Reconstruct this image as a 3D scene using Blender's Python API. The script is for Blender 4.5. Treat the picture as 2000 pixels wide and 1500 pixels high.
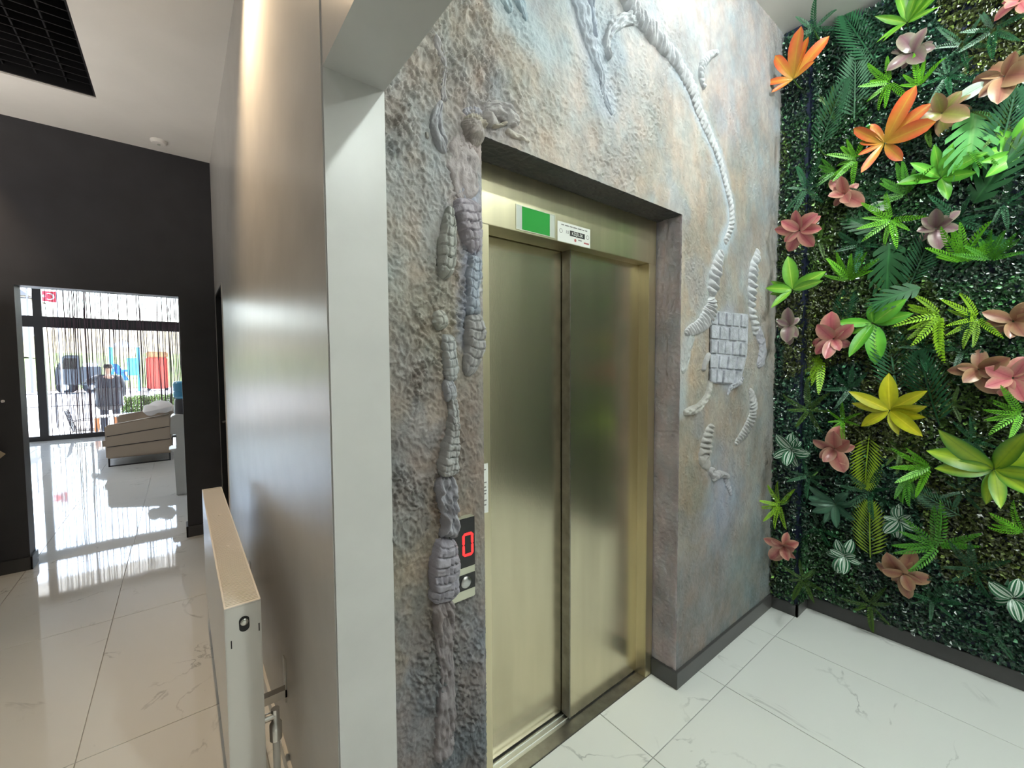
import bpy, bmesh, math, random
import numpy as np
from mathutils import Vector, Matrix

for o in list(bpy.data.objects):
    bpy.data.objects.remove(o)
S = bpy.context.scene
C = S.collection
random.seed(7)
RNG = np.random.default_rng(7)

# ------------------------------------------------------------------ camera
F, CH = 826.5, 1.56
YAW, PIT, ROL = [math.radians(a) for a in (38.145, -2.743, 0.312)]
cy, sy = math.cos(YAW), math.sin(YAW)
fw = np.array([sy * math.cos(PIT), cy * math.cos(PIT), math.sin(PIT)])
xr = np.array([cy, -sy, 0.0])
yd = np.cross(fw, xr)
xr, yd = (math.cos(ROL) * xr + math.sin(ROL) * yd, -math.sin(ROL) * xr + math.cos(ROL) * yd)
cam_d = bpy.data.cameras.new('camera')
cam = bpy.data.objects.new('camera', cam_d)
C.objects.link(cam)
cam_d.sensor_fit = 'HORIZONTAL'
cam_d.sensor_width = 36
cam_d.lens = 36 * F / 2000
cam_d.clip_start = 0.02
cam_d.clip_end = 500
cam.matrix_world = Matrix(((xr[0], -yd[0], -fw[0], 0), (xr[1], -yd[1], -fw[1], 0),
                           (xr[2], -yd[2], -fw[2], CH), (0, 0, 0, 1)))
S.camera = cam


def ray(px, py):
    return xr * (px - 1000) / F + yd * (py - 750) / F + fw


def at_y(px, py, Y):
    d = ray(px, py)
    return Vector(d * (Y / d[1])) + Vector((0, 0, CH))


def at_x(px, py, X):
    d = ray(px, py)
    return Vector(d * (X / d[0])) + Vector((0, 0, CH))


# ------------------------------------------------------------------ light
S.view_settings.view_transform = 'Standard'
S.view_settings.look = 'None'
S.view_settings.exposure = 0.5
S.view_settings.gamma = 1.0
S.view_settings.use_curve_mapping = False
W = bpy.data.worlds.new('sky')
S.world = W
W.use_nodes = True
wn = W.node_tree.nodes
wl = W.node_tree.links
sky = wn.new('ShaderNodeTexSky')
sky.sky_type = 'NISHITA'
sky.sun_disc = False
sky.sun_elevation = math.radians(62)
sky.sun_rotation = math.radians(20)
sky.dust_density = 3.0
wl.new(sky.outputs[0], wn['Background'].inputs[0])
wn['Background'].inputs[1].default_value = 1.9
sun_d = bpy.data.lights.new('sun', 'SUN')
sun_d.energy = 8.0
sun_d.angle = 0.01
sun_d.color = (1, 0.96, 0.9)
sun = bpy.data.objects.new('sun', sun_d)
C.objects.link(sun)
sun.location = (0, 40, 40)
sun.rotation_euler = Vector((0.25, -0.42, -0.9)).to_track_quat('-Z', 'Y').to_euler()

LIFT_W, WARM_W, ROOM_W = 650.0, 18.0, 34.0


# ------------------------------------------------------------------ helpers
def tag(o, label=None, cat=None, group=None, kind=None):
    if label: o['label'] = label
    if cat: o['category'] = cat
    if group: o['group'] = group
    if kind: o['kind'] = kind
    return o


def empty(name, loc, label=None, cat=None, group=None):
    o = bpy.data.objects.new(name, None)
    o.empty_display_size = 0.05
    C.objects.link(o)
    o.location = loc
    return tag(o, label, cat, group)


def wloc(p):
    v = Vector((0, 0, 0))
    while p is not None:
        v += p.location
        p = p.parent
    return v


def link(name, me, mat, parent=None, smooth=False):
    o = bpy.data.objects.new(name, me)
    C.objects.link(o)
    if mat is not None and not me.materials:
        me.materials.append(mat)
    if parent is not None:
        o.parent = parent
    if smooth:
        me.polygons.foreach_set('use_smooth', [True] * len(me.polygons))
    return o


class MB:
    """collects shapes in world coordinates; build() makes one mesh object"""

    def __init__(s):
        s.v, s.f = [], []

    def add(s, vs, fs):
        b = len(s.v)
        s.v += [tuple(p) for p in vs]
        s.f += [tuple(b + i for i in f) for f in fs]
        return s

    def box(s, x0, x1, y0, y1, z0, z1):
        vs = [(x, y, z) for x in (x0, x1) for y in (y0, y1) for z in (z0, z1)]
        return s.add(vs, [(0, 1, 3, 2), (4, 6, 7, 5), (0, 4, 5, 1), (2, 3, 7, 6), (0, 2, 6, 4), (1, 5, 7, 3)])

    def tube(s, pts, r, n=8, cap=True):
        pts = [Vector(p) for p in pts]
        rs = r if isinstance(r, (list, tuple)) else [r] * len(pts)
        vs, fs = [], []
        up = Vector((0.13, 0.31, 0.94))
        for i, p in enumerate(pts):
            d = (pts[min(i + 1, len(pts) - 1)] - pts[max(i - 1, 0)]).normalized()
            a = d.cross(up)
            if a.length < 1e-3: a = d.cross(Vector((1, 0, 0)))
            a.normalize()
            b = d.cross(a)
            for k in range(n):
                t = 2 * math.pi * k / n
                vs.append(p + (a * math.cos(t) + b * math.sin(t)) * rs[i])
        for i in range(len(pts) - 1):
            for k in range(n):
                fs.append((i * n + k, i * n + (k + 1) % n, (i + 1) * n + (k + 1) % n, (i + 1) * n + k))
        if cap:
            fs.append(tuple(reversed(range(n))))
            fs.append(tuple((len(pts) - 1) * n + k for k in range(n)))
        return s.add(vs, fs)

    def lathe(s, prof, c=(0, 0, 0), axis='z', n=24):
        vs, fs = [], []
        for r, h in prof:
            for k in range(n):
                t = 2 * math.pi * k / n
                a, b = r * math.cos(t), r * math.sin(t)
                q = {'z': (a, b, h), 'y': (a, h, b), 'x': (h, a, b)}[axis]
                vs.append((q[0] + c[0], q[1] + c[1], q[2] + c[2]))
        m = len(prof)
        for i in range(m - 1):
            for k in range(n):
                fs.append((i * n + k, i * n + (k + 1) % n, (i + 1) * n + (k + 1) % n, (i + 1) * n + k))
        fs.append(tuple(range(n)))
        fs.append(tuple((m - 1) * n + k for k in range(n)))
        return s.add(vs, fs)

    def prism(s, poly, d):
        """poly: 3D points of a planar outline, d: extrusion vector"""
        n = len(poly)
        vs = [Vector(p) for p in poly] + [Vector(p) + Vector(d) for p in poly]
        fs = [tuple(range(n)), tuple(reversed(range(n, 2 * n)))]
        fs += [(i, (i + 1) % n, n + (i + 1) % n, n + i) for i in range(n)]
        return s.add(vs, fs)

    def build(s, name, mat, parent=None, smooth=False, bevel=0.0, seg=2):
        o0 = wloc(parent)
        me = bpy.data.meshes.new(name)
        me.from_pydata([(p[0] - o0.x, p[1] - o0.y, p[2] - o0.z) for p in s.v], [], s.f)
        bm = bmesh.new()
        bm.from_mesh(me)
        bmesh.ops.recalc_face_normals(bm, faces=bm.faces)
        if bevel:
            ed = [e for e in bm.edges if len(e.link_faces) == 2 and e.calc_face_angle(0) > 0.6]
            bmesh.ops.bevel(bm, geom=ed, offset=bevel, segments=seg, affect='EDGES', clamp_overlap=True)
        bm.to_mesh(me)
        bm.free()
        me.validate()
        o = link(name, me, mat, parent, smooth)
        if smooth or bevel:
            me.polygons.foreach_set('use_smooth', [True] * len(me.polygons))
            me.set_sharp_from_angle(angle=math.radians(38))
        return o


def box(name, mat, x0, x1, y0, y1, z0, z1, parent=None, bevel=0.0):
    return MB().box(x0, x1, y0, y1, z0, z1).build(name, mat, parent, bevel=bevel)


# ------------------------------------------------------------------ materials
def mat(name, col=(.5, .5, .5), rough=.5, metal=0., bump=0., bscale=40., var=0., vscale=6., coat=0., spec=.5,
        emit=None, es=1.0, aniso=0., stretch=None, alpha=None):
    m = bpy.data.materials.new(name)
    m.use_nodes = True
    nt = m.node_tree
    p = nt.nodes['Principled BSDF']
    p.inputs['Base Color'].default_value = (*col, 1)
    p.inputs['Roughness'].default_value = rough
    p.inputs['Metallic'].default_value = metal
    p.inputs['Specular IOR Level'].default_value = spec
    p.inputs['Coat Weight'].default_value = coat
    p.inputs['Anisotropic'].default_value = aniso
    if emit:
        p.inputs['Emission Color'].default_value = (*emit, 1)
        p.inputs['Emission Strength'].default_value = es
    if bump or var:
        tc = nt.nodes.new('ShaderNodeTexCoord')
        mp = nt.nodes.new('ShaderNodeMapping')
        nt.links.new(tc.outputs['Object'], mp.inputs[0])
        if stretch: mp.inputs['Scale'].default_value = stretch
    if bump:
        n = nt.nodes.new('ShaderNodeTexNoise')
        n.inputs['Scale'].default_value = bscale
        n.inputs['Detail'].default_value = 5
        nt.links.new(mp.outputs[0], n.inputs['Vector'])
        b = nt.nodes.new('ShaderNodeBump')
        b.inputs['Strength'].default_value = bump
        b.inputs['Distance'].default_value = 0.01
        nt.links.new(n.outputs[0], b.inputs['Height'])
        nt.links.new(b.outputs[0], p.inputs['Normal'])
    if var:
        n = nt.nodes.new('ShaderNodeTexNoise')
        n.inputs['Scale'].default_value = vscale
        n.inputs['Detail'].default_value = 4
        nt.links.new(mp.outputs[0], n.inputs['Vector'])
        h = nt.nodes.new('ShaderNodeMapRange')
        h.inputs['From Min'].default_value = .3
        h.inputs['From Max'].default_value = .7
        h.inputs['To Min'].default_value = 1 - var
        h.inputs['To Max'].default_value = 1 + var
        nt.links.new(n.outputs[0], h.inputs[0])
        mx = nt.nodes.new('ShaderNodeMix')
        mx.data_type = 'RGBA'
        mx.blend_type = 'MULTIPLY'
        mx.inputs['Factor'].default_value = 1
        mx.inputs[6].default_value = (*col, 1)
        nt.links.new(h.outputs[0], mx.inputs[7])
        nt.links.new(mx.outputs[2], p.inputs['Base Color'])
    return m


def attr_mat(name, rough=.6, bump=0., bscale=150., spec=.4, mult=1.0):
    m = mat(name, rough=rough, bump=bump, bscale=bscale, spec=spec)
    nt = m.node_tree
    a = nt.nodes.new('ShaderNodeAttribute')
    a.attribute_name = 'Col'
    nt.links.new(a.outputs['Color'], nt.nodes['Principled BSDF'].inputs['Base Color'])
    return m


def marble(name, base, vein, rough):
    m = bpy.data.materials.new(name)
    m.use_nodes = True
    nt = m.node_tree
    N, L = nt.nodes.new, nt.links.new
    p = nt.nodes['Principled BSDF']
    p.inputs['Roughness'].default_value = rough
    p.inputs['Specular IOR Level'].default_value = .55
    tc = N('ShaderNodeTexCoord')
    oi = N('ShaderNodeObjectInfo')
    ad = N('ShaderNodeVectorMath')
    ad.operation = 'MULTIPLY_ADD'
    cb = N('ShaderNodeCombineXYZ')
    L(oi.outputs['Random'], cb.inputs[0])
    L(oi.outputs['Random'], cb.inputs[2])
    L(cb.outputs[0], ad.inputs[0])
    ad.inputs[1].default_value = (37, 0, 91)
    L(tc.outputs['Object'], ad.inputs[2])
    n1 = N('ShaderNodeTexNoise')
    n1.inputs['Scale'].default_value = 1.5
    n1.inputs['Detail'].default_value = 6
    n1.inputs['Roughness'].default_value = .55
    n1.inputs['Distortion'].default_value = .7
    L(ad.outputs[0], n1.inputs['Vector'])
    s = N('ShaderNodeMath'); s.operation = 'SUBTRACT'; s.inputs[1].default_value = .5
    L(n1.outputs[0], s.inputs[0])
    ab = N('ShaderNodeMath'); ab.operation = 'ABSOLUTE'
    L(s.outputs[0], ab.inputs[0])
    r = N('ShaderNodeMapRange')
    r.inputs['From Min'].default_value = 0
    r.inputs['From Max'].default_value = .008
    r.inputs['To Min'].default_value = 1
    r.inputs['To Max'].default_value = 0
    L(ab.outputs[0], r.inputs[0])
    n2 = N('ShaderNodeTexNoise')
    n2.inputs['Scale'].default_value = 3.2
    n2.inputs['Detail'].default_value = 3
    L(ad.outputs[0], n2.inputs['Vector'])
    r2 = N('ShaderNodeMapRange')
    r2.inputs['From Min'].default_value = .5
    r2.inputs['From Max'].default_value = .68
    L(n2.outputs[0], r2.inputs[0])
    mu = N('ShaderNodeMath'); mu.operation = 'MULTIPLY'
    L(r.outputs[0], mu.inputs[0]); L(r2.outputs[0], mu.inputs[1])
    mx = N('ShaderNodeMix'); mx.data_type = 'RGBA'
    mx.inputs[6].default_value = (*base, 1)
    mx.inputs[7].default_value = (*vein, 1)
    L(mu.outputs[0], mx.inputs['Factor'])
    L(mx.outputs[2], p.inputs['Base Color'])
    nb = N('ShaderNodeTexNoise')
    nb.inputs['Scale'].default_value = 5
    L(tc.outputs['Object'], nb.inputs['Vector'])
    b = N('ShaderNodeBump')
    b.inputs['Strength'].default_value = .018
    b.inputs['Distance'].default_value = .01
    L(nb.outputs[0], b.inputs['Height'])
    L(b.outputs[0], p.inputs['Normal'])
    return m


M = {}
M['tile'] = marble('polished_marble_tile', (.70, .71, .69), (.36, .37, .37), .035)
M['grout'] = mat('grout', (.42, .42, .40), .8)
M['grey_wall'] = mat('pearl_grey_paint', (.54, .53, .515), .32, bump=.08, bscale=9, var=.05, spec=.5)
M['ceiling'] = mat('white_ceiling_paint', (.80, .78, .75), .8, var=.03, vscale=3)
M['dark_wall'] = mat('charcoal_paint', (.034, .034, .040), .45, bump=.05, bscale=30, var=.1)
M['dark_skirt'] = mat('charcoal_skirting', (.05, .05, .053), .35)
M['skirt'] = mat('dark_grey_skirting_tile', (.06, .058, .058), .3, var=.12)
M['room_wall'] = mat('beige_paint', (.6, .57, .53), .6)
M['lounge_wall'] = mat('white_lounge_paint', (.62, .6, .57), .6)
M['black'] = mat('black_lacquer', (.006, .006, .008), .4)
M['void'] = mat('black_void', (.006, .006, .007), .9)
M['grille'] = mat('black_grille_metal', (.012, .012, .014), .45)
M['steel'] = mat('brushed_brass_toned_steel', (.70, .63, .44), .30, 1., bump=.015, bscale=60, aniso=.5, var=.06,
                 vscale=1.6, stretch=(14, 14, .5))
M['steel_door'] = mat('brushed_steel_panel', (.68, .61, .44), .23, 1., bump=.02, bscale=60, aniso=.5, var=.10,
                      vscale=1.4, stretch=(6, 6, .7))
M['sill'] = mat('worn_steel_sill', (.30, .29, .27), .38, 1., var=.2, vscale=20)
M['alu'] = mat('aluminium_track', (.72, .72, .7), .35, 1.)
M['chrome'] = mat('satin_metal', (.62, .61, .58), .25, 1.)
M['white_enamel'] = mat('white_enamel', (.72, .70, .66), .3, coat=.2)
M['rad_slot'] = mat('dark_slot', (.02, .02, .02), .7)
M['paper'] = mat('white_sticker', (.78, .78, .74), .4)
M['ink'] = mat('black_ink', (.015, .015, .015), .5)
M['ink_grey'] = mat('grey_ink', (.2, .19, .18), .5)
M['ink_red'] = mat('red_ink', (.45, .12, .12), .5)
M['green_film'] = mat('green_film', (.04, .33, .06), .12, coat=.6)
M['acrylic'] = mat('frosted_acrylic', (.55, .58, .52), .25)
M['disp_black'] = mat('display_black', (.004, .003, .004), .12)
M['led'] = mat('red_led', (.3, 0, 0), .4, emit=(1, .012, .012), es=3.2)
M['button'] = mat('steel_button', (.5, .5, .5), .3, 1.)
M['plate'] = mat('pale_steel_plate', (.58, .58, .46), .35, .6)
M['glass_dark'] = mat('dark_glass', (.01, .01, .01), .1)
M['sofa'] = mat('taupe_upholstery', (.38, .31, .245), .9, bump=.2, bscale=300)
M['sofa_leg'] = mat('black_metal', (.012, .012, .015), .4)
M['cushion'] = mat('white_cushion', (.86, .83, .83), .9, bump=.2, bscale=60)
M['plastic'] = mat('white_plastic', (.72, .72, .70), .35)
M['plastic_grey'] = mat('grey_plastic', (.07, .07, .08), .4)
M['bottle'] = mat('blue_bottle', (.10, .42, .72), .15, coat=.3)
M['frame'] = mat('anthracite_window_frame', (.035, .035, .038), .4)
M['string'] = mat('brown_string', (.11, .07, .085), .8)
M['pave'] = mat('pale_paving', (.55, .54, .5), .85, var=.08)
M['road'] = mat('asphalt', (.40, .40, .40), .9, var=.1)
M['grass'] = mat('grass_bank', (.10, .15, .03), .95, bump=.6, bscale=8, var=.5, vscale=1.2)
M['hill'] = mat('dry_hillside', (.17, .14, .075), .95, bump=.6, bscale=5, var=.35, vscale=.5)
M['hedge'] = mat('hedge_leaves', (.08, .13, .02), .6, var=.35, vscale=9)
M['planter'] = mat('white_planter', (.75, .73, .72), .6)
M['red'] = mat('red_plastic', (.60, .045, .02), .45)
M['blue'] = mat('blue_plastic', (.02, .14, .60), .4)
M['cyan'] = mat('light_blue_plastic', (.07, .42, .72), .4)
M['white'] = mat('white_paint', (.78, .78, .78), .5)
M['flag_red'] = mat('flag_red', (.62, .015, .03), .7)
M['flag_white'] = mat('flag_white', (.8, .8, .8), .7)
M['vehicle'] = mat('dark_vehicle_paint', (.03, .035, .045), .3, coat=.4)
M['tyre'] = mat('rubber', (.015, .015, .015), .8)
M['house'] = mat('pale_house_wall', (.5, .47, .43), .8)
M['roof'] = mat('grey_roof', (.2, .18, .18), .8)
M['orange_wood'] = mat('orange_wood', (.42, .16, .06), .6)
M['iron'] = mat('dark_iron', (.02, .02, .03), .5)
M['jacket'] = mat('charcoal_jacket', (.045, .047, .055), .8)
M['trousers'] = mat('dark_trousers', (.03, .035, .05), .85)
M['skin'] = mat('skin', (.5, .3, .22), .55)
M['hair'] = mat('dark_hair', (.015, .011, .009), .6)
M['eye_white'] = mat('eye_white', (.8, .8, .78), .3)
M['lip'] = mat('lips', (.4, .16, .14), .5)
M['lamp_ring'] = mat('white_lamp_ring', (.7, .7, .7), .4)
M['lamp_cool'] = mat('cool_led', (.9, .9, .9), .5, emit=(.93, 1, .97), es=25)
M['lamp_warm'] = mat('warm_led', (.9, .9, .9), .5, emit=(1, .72, .42), es=18)
M['dome_cool'] = mat('cool_dome', (.9, .9, .9), .5, emit=(.90, 1, .95), es=LIFT_W)
M['dome_corridor_added'] = mat('added_corridor_dome', (.9, .9, .9), .5, emit=(1, .97, .93), es=ROOM_W)
M['dome_near'] = mat('near_dome', (.9, .9, .9), .5, emit=(.90, 1, .95), es=LIFT_W * .32)
M['added_uplight'] = mat('added_uplight', (.9, .9, .9), .5, emit=(1, .93, .85), es=90)
M['dome_lounge_added'] = mat('added_lounge_dome', (.9, .9, .9), .5, emit=(1, .95, .9), es=85)
M['backing'] = mat('navy_backing_panel', (.008, .014, .045), .6)
M['dried'] = mat('dried_leaf', (.55, .46, .33), .8)
M['pipe'] = mat('white_pipe', (.7, .69, .66), .4)
M['mural'] = attr_mat('painted_relief_plaster', .55, bump=.25, bscale=170)


def glass(name):
    m = bpy.data.materials.new(name)
    m.use_nodes = True
    nt = m.node_tree
    nt.nodes.remove(nt.nodes['Principled BSDF'])
    t = nt.nodes.new('ShaderNodeBsdfTransparent')
    t.inputs[0].default_value = (.95, .97, .96, 1)
    g = nt.nodes.new('ShaderNodeBsdfGlossy')
    g.inputs['Roughness'].default_value = .02
    fr = nt.nodes.new('ShaderNodeFresnel')
    fr.inputs[0].default_value = 1.45
    mx = nt.nodes.new('ShaderNodeMixShader')
    nt.links.new(fr.outputs[0], mx.inputs[0])
    nt.links.new(t.outputs[0], mx.inputs[1])
    nt.links.new(g.outputs[0], mx.inputs[2])
    nt.links.new(mx.outputs[0], nt.nodes['Material Output'].inputs[0])
    return m


M['pane'] = glass('window_glass')

# ------------------------------------------------------------------ numbers of the place (metres)
EY = 1.062            # mural wall plane
PX0, PX1, PY0 = 0.28, 0.425, 1.05   # partition wall / column
OX0, OX1, OZ = 0.723, 1.825, 2.234  # lift opening
FRY = 1.19            # steel frame plane
CORN = 2.93           # mural wall / pilaster corner
GX = 3.10             # planted wall plane
CZ_A, CZ_C, CZ_L = 3.53, 3.40, 3.45  # ceilings: alcove, corridor, lounge
FY = 4.80             # charcoal wall
DX0, DX1, DZ = -0.95, 0.015, 2.17   # doorway in it
LX, BY = -3.0, -2.2   # left wall, back wall
WY = 13.0             # shop window


def structure(o):
    o['kind'] = 'structure'
    return o


# ------------------------------------------------------------------ shell
fl = structure(MB().box(LX - .1, GX + .2, BY - .1, FY + .1, -.12, -.006).box(-4.7, 1.0, FY + .1, WY + .1, -.12, -.006)
               .build('floor', M['grout']))
TILE = {}


def tile(x0, x1, y0, y1):
    g = .0016
    w, h = round(x1 - x0, 3), round(y1 - y0, 3)
    if w < .03 or h < .03: return
    if (w, h) not in TILE:
        me = MB().box(g, w - g, g, h - g, -.006, 0)
        o = me.build('tile', M['tile'], fl, bevel=.0008, seg=1)
        o.location = (x0, y0, 0)
        TILE[(w, h)] = o
    else:
        o = TILE[(w, h)].copy()
        C.objects.link(o)
        o.location = (x0, y0, 0)


def tiles(xa, xb, ya, yb, ox, oy, dx, dy):
    def cuts(a, b, o, d):
        c = [a]
        k = math.ceil((a - o) / d - 1e-6)
        while o + k * d < b - 1e-6:
            if o + k * d > a + 1e-6: c.append(o + k * d)
            k += 1
        return c + [b]
    cx, cyy = cuts(xa, xb, ox, dx), cuts(ya, yb, oy, dy)
    for i in range(len(cx) - 1):
        for j in range(len(cyy) - 1):
            tile(cx[i], cx[i + 1], cyy[j], cyy[j + 1])


tiles(.224, GX, BY, FRY, 2.62, .92, .599, 1.2)
tiles(LX, .224, BY, FY + .1, -.375, 1.12, .599, 1.2)
tiles(.224, PX0 + .02, FRY, FY + .1, -.375, 1.12, .599, 1.2)
tiles(-4.6, 1.0, FY + .1, WY, -.365, 5.3, .599, 1.2)

# partition wall, its end is the column, its beam runs on over the walkway
wp = structure(MB().box(PX0, PX1, PY0, 4.0, 0, 3.6).box(PX0, PX1, 4.0, 4.72, 2.2, 3.6).box(PX0, PX1, 4.72, FY, 0, 3.6)
               .box(PX0, PX1, BY, PY0, 2.24, 3.6).build('wall_partition', M['grey_wall']))
box('corner_bead', M['grey_wall'], PX0 - .0025, PX0 + .02, PY0 + .004, PY0 + .10, 0, 3.39, wp, bevel=.002)
# charcoal wall with doorway
wf = structure(MB().box(LX, DX0, FY, FY + .16, 0, 3.5).box(DX1, PX0 + .2, FY, FY + .16, 0, 3.5)
               .box(DX0, DX1, FY, FY + .16, DZ, 3.5).build('wall_far', M['dark_wall']))
structure(box('wall_left', M['room_wall'], LX - .1, LX, BY, FY, 0, 3.5))
structure(box('wall_back', M['ceiling'], LX, GX + .2, BY - .1, BY, 0, 3.7))
structure(box('ceiling_alcove', M['ceiling'], PX1 - .02, GX + .2, BY, EY + .3, CZ_A, CZ_A + .1))
structure(box('wall_right', M['backing'], GX, GX + .12, BY, EY + .3, 0, CZ_A))
structure(box('wall_pilaster', M['backing'], CORN, GX, .918, EY + .1, 0, CZ_A))

# corridor ceiling with the recessed black grille
GX0, GX1, GY0, GY1 = -2.2, -.385, 1.3, 4.13
cc = structure(MB().box(LX, GX0, BY, FY, CZ_C, CZ_C + .1).box(GX1, PX0, BY, FY, CZ_C, CZ_C + .1)
               .box(GX0, GX1, BY, GY0, CZ_C, CZ_C + .1).box(GX0, GX1, GY1, FY, CZ_C, CZ_C + .1)
               .build('ceiling_corridor', M['ceiling']))
structure(MB().box(GX0 - .02, GX1 + .02, GY0 - .02, GY1 + .02, CZ_C + .6, CZ_C + .62)
          .box(GX0 - .02, GX0, GY0, GY1, CZ_C + .1, CZ_C + .6).box(GX1, GX1 + .02, GY0, GY1, CZ_C + .1, CZ_C + .6)
          .box(GX0, GX1, GY0 - .02, GY0, CZ_C + .1, CZ_C + .6).box(GX0, GX1, GY1, GY1 + .02, CZ_C + .1, CZ_C + .6)
          .build('ceiling_recess', M['void']))
gr = empty('ceiling_grille', ((GX0 + GX1) / 2, (GY0 + GY1) / 2, CZ_C + .05),
           'black open-cell grille set in the rectangular hole of the white ceiling', 'grille')
bf = MB()
for a in (GX0, GX1 - .012): bf.box(a, a + .012, GY0, GY1, CZ_C + .01, CZ_C + .10)
for a in (GY0, GY1 - .012): bf.box(GX0 + .012, GX1 - .012, a, a + .012, CZ_C + .01, CZ_C + .10)
bf.build('grille_frame', M['grille'], gr)
n1 = 13
for k in range(1, n1):
    x = GX0 + (GX1 - GX0) * k / n1
    box('slat', M['grille'], x - .004, x + .004, GY0 + .012, GY1 - .012, CZ_C + .05, CZ_C + .10, gr)
n2 = 34
for k in range(1, n2):
    y = GY0 + (GY1 - GY0) * k / n2
    box('slat', M['grille'], GX0 + .012, GX1 - .012, y - .004, y + .004, CZ_C + .045, CZ_C + .095, gr)

# lounge shell
structure(box('ceiling_lounge', M['ceiling'], -4.7, 1.1, FY + .16, WY + 1.4, CZ_L, CZ_L + .1))  # runs past the window as an added eave keeping sun off the floor
structure(box('wall_lounge_right', M['lounge_wall'], .9, 1.0, FY + .16, WY, 0, CZ_L))
structure(box('wall_lounge_left', M['lounge_wall'], -4.7, -4.6, FY + .16, WY, 0, CZ_L))
structure(MB().box(-4.7, LX, FY, FY + .16, 0, CZ_L).box(PX0 + .2, 1.0, FY, FY + .16, 0, CZ_L)
          .build('wall_lounge_back', M['lounge_wall']))

# lift shaft lining behind the frame
structure(MB().box(OX0 - .1, OX1 + .15, 1.42, 1.46, -.1, 2.5).box(OX0 - .1, OX0 - .06, EY + .02, 1.42, -.1, 2.5)
          .box(OX1 + .11, OX1 + .15, EY + .02, 1.42, -.1, 2.5).box(OX0 - .1, OX1 + .15, EY + .02, 1.42, 2.46, 2.5)
          .box(OX0 - .1, OX1 + .15, FRY, 1.42, -.1, -.05).build('wall_shaft', M['void']))
structure(box('wall_behind_mural', M['room_wall'], PX1, CORN + .2, 1.47, 1.5, 0, 3.6))


# skirting boards
sk = MB().box(OX1, CORN, EY - .014, EY + .005, 0, .085).box(OX1 - .014, OX1 + .004, EY - .014, FRY, 0, .085)
structure(sk.build('baseboard_front', M['skirt'], bevel=.002))
structure(MB().box(CORN - .014, CORN, .904, EY - .014, 0, .075).box(CORN - .014, GX - .014, .904, .918, 0, .075)
          .box(GX - .014, GX, BY, .918, 0, .085).build('baseboard_right', M['skirt'], bevel=.002))
structure(MB().box(LX, DX0 + .012, FY - .014, FY, 0, .10).box(DX0, DX0 + .014, FY - .014, FY + .16, 0, .10)
          .box(DX1 - .012, PX0, FY - .014, FY, 0, .10).box(DX1 - .014, DX1, FY - .014, FY + .16, 0, .10)
          .build('baseboard_far', M['dark_skirt'], bevel=.002))
structure(box('baseboard_corridor', M['pipe'], PX0 - .012, PX0, PY0 + .002, 4.0, 0, .07, bevel=.003))

# door in the partition
d1 = structure(box('door_1', M['black'], PX0 + .07, PX0 + .11, 4.02, 4.70, .005, 2.18))
MB().box(PX0 + .0, PX0 + .12, 4.0, 4.02, 0, 2.2).box(PX0, PX0 + .12, 4.70, 4.72, 0, 2.2).box(PX0, PX0 + .12, 4.02, 4.70, 2.18, 2.2)\
    .build('door_frame', M['black'], d1)
box('door_trim', M['white_enamel'], PX0 - .006, PX0 + .004, 3.985, 4.0, 0, 2.2, d1)
MB().lathe([(.026, 0), (.026, .01)], (PX0 + .06, 4.63, 1.05), 'x', 16).tube(
    [(PX0 + .06, 4.63, 1.05), (PX0 + .02, 4.63, 1.05), (PX0 + .012, 4.6, 1.052), (PX0 + .012, 4.50, 1.06)], .010, 8)\
    .build('door_handle', M['chrome'], d1, smooth=True)


# ------------------------------------------------------------------ noise in numpy
def vnoise(x, y, seed):
    xi, yi = np.floor(x).astype(np.int64), np.floor(y).astype(np.int64)
    fx, fy = x - xi, y - yi
    fx, fy = fx * fx * (3 - 2 * fx), fy * fy * (3 - 2 * fy)

    def h(a, b):
        n = (a * 374761393 + b * 668265263 + seed * 974634777) & 0x7fffffff
        n = ((n ^ (n >> 13)) * 1274126177) & 0x7fffffff
        return ((n ^ (n >> 16)) & 0xffff) / 65535.0
    return (h(xi, yi) * (1 - fx) + h(xi + 1, yi) * fx) * (1 - fy) + (h(xi, yi + 1) * (1 - fx) + h(xi + 1, yi + 1) * fx) * fy


def fbm(x, y, seed, o=4):
    s, a, t = 0, 1, 0
    for k in range(o):
        s = s + a * vnoise(x * 2 ** k, y * 2 ** k, seed + 17 * k)
        t += a
        a *= .5
    return s / t


def sstep(a, b, x):
    t = np.clip((x - a) / (b - a), 0, 1)
    return t * t * (3 - 2 * t)


def set_col(me, col):
    a = me.color_attributes.new('Col', 'FLOAT_COLOR', 'POINT')
    a.data.foreach_set('color', np.concatenate([col, np.ones((len(col), 1))], 1).astype(np.float32).ravel())


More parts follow.
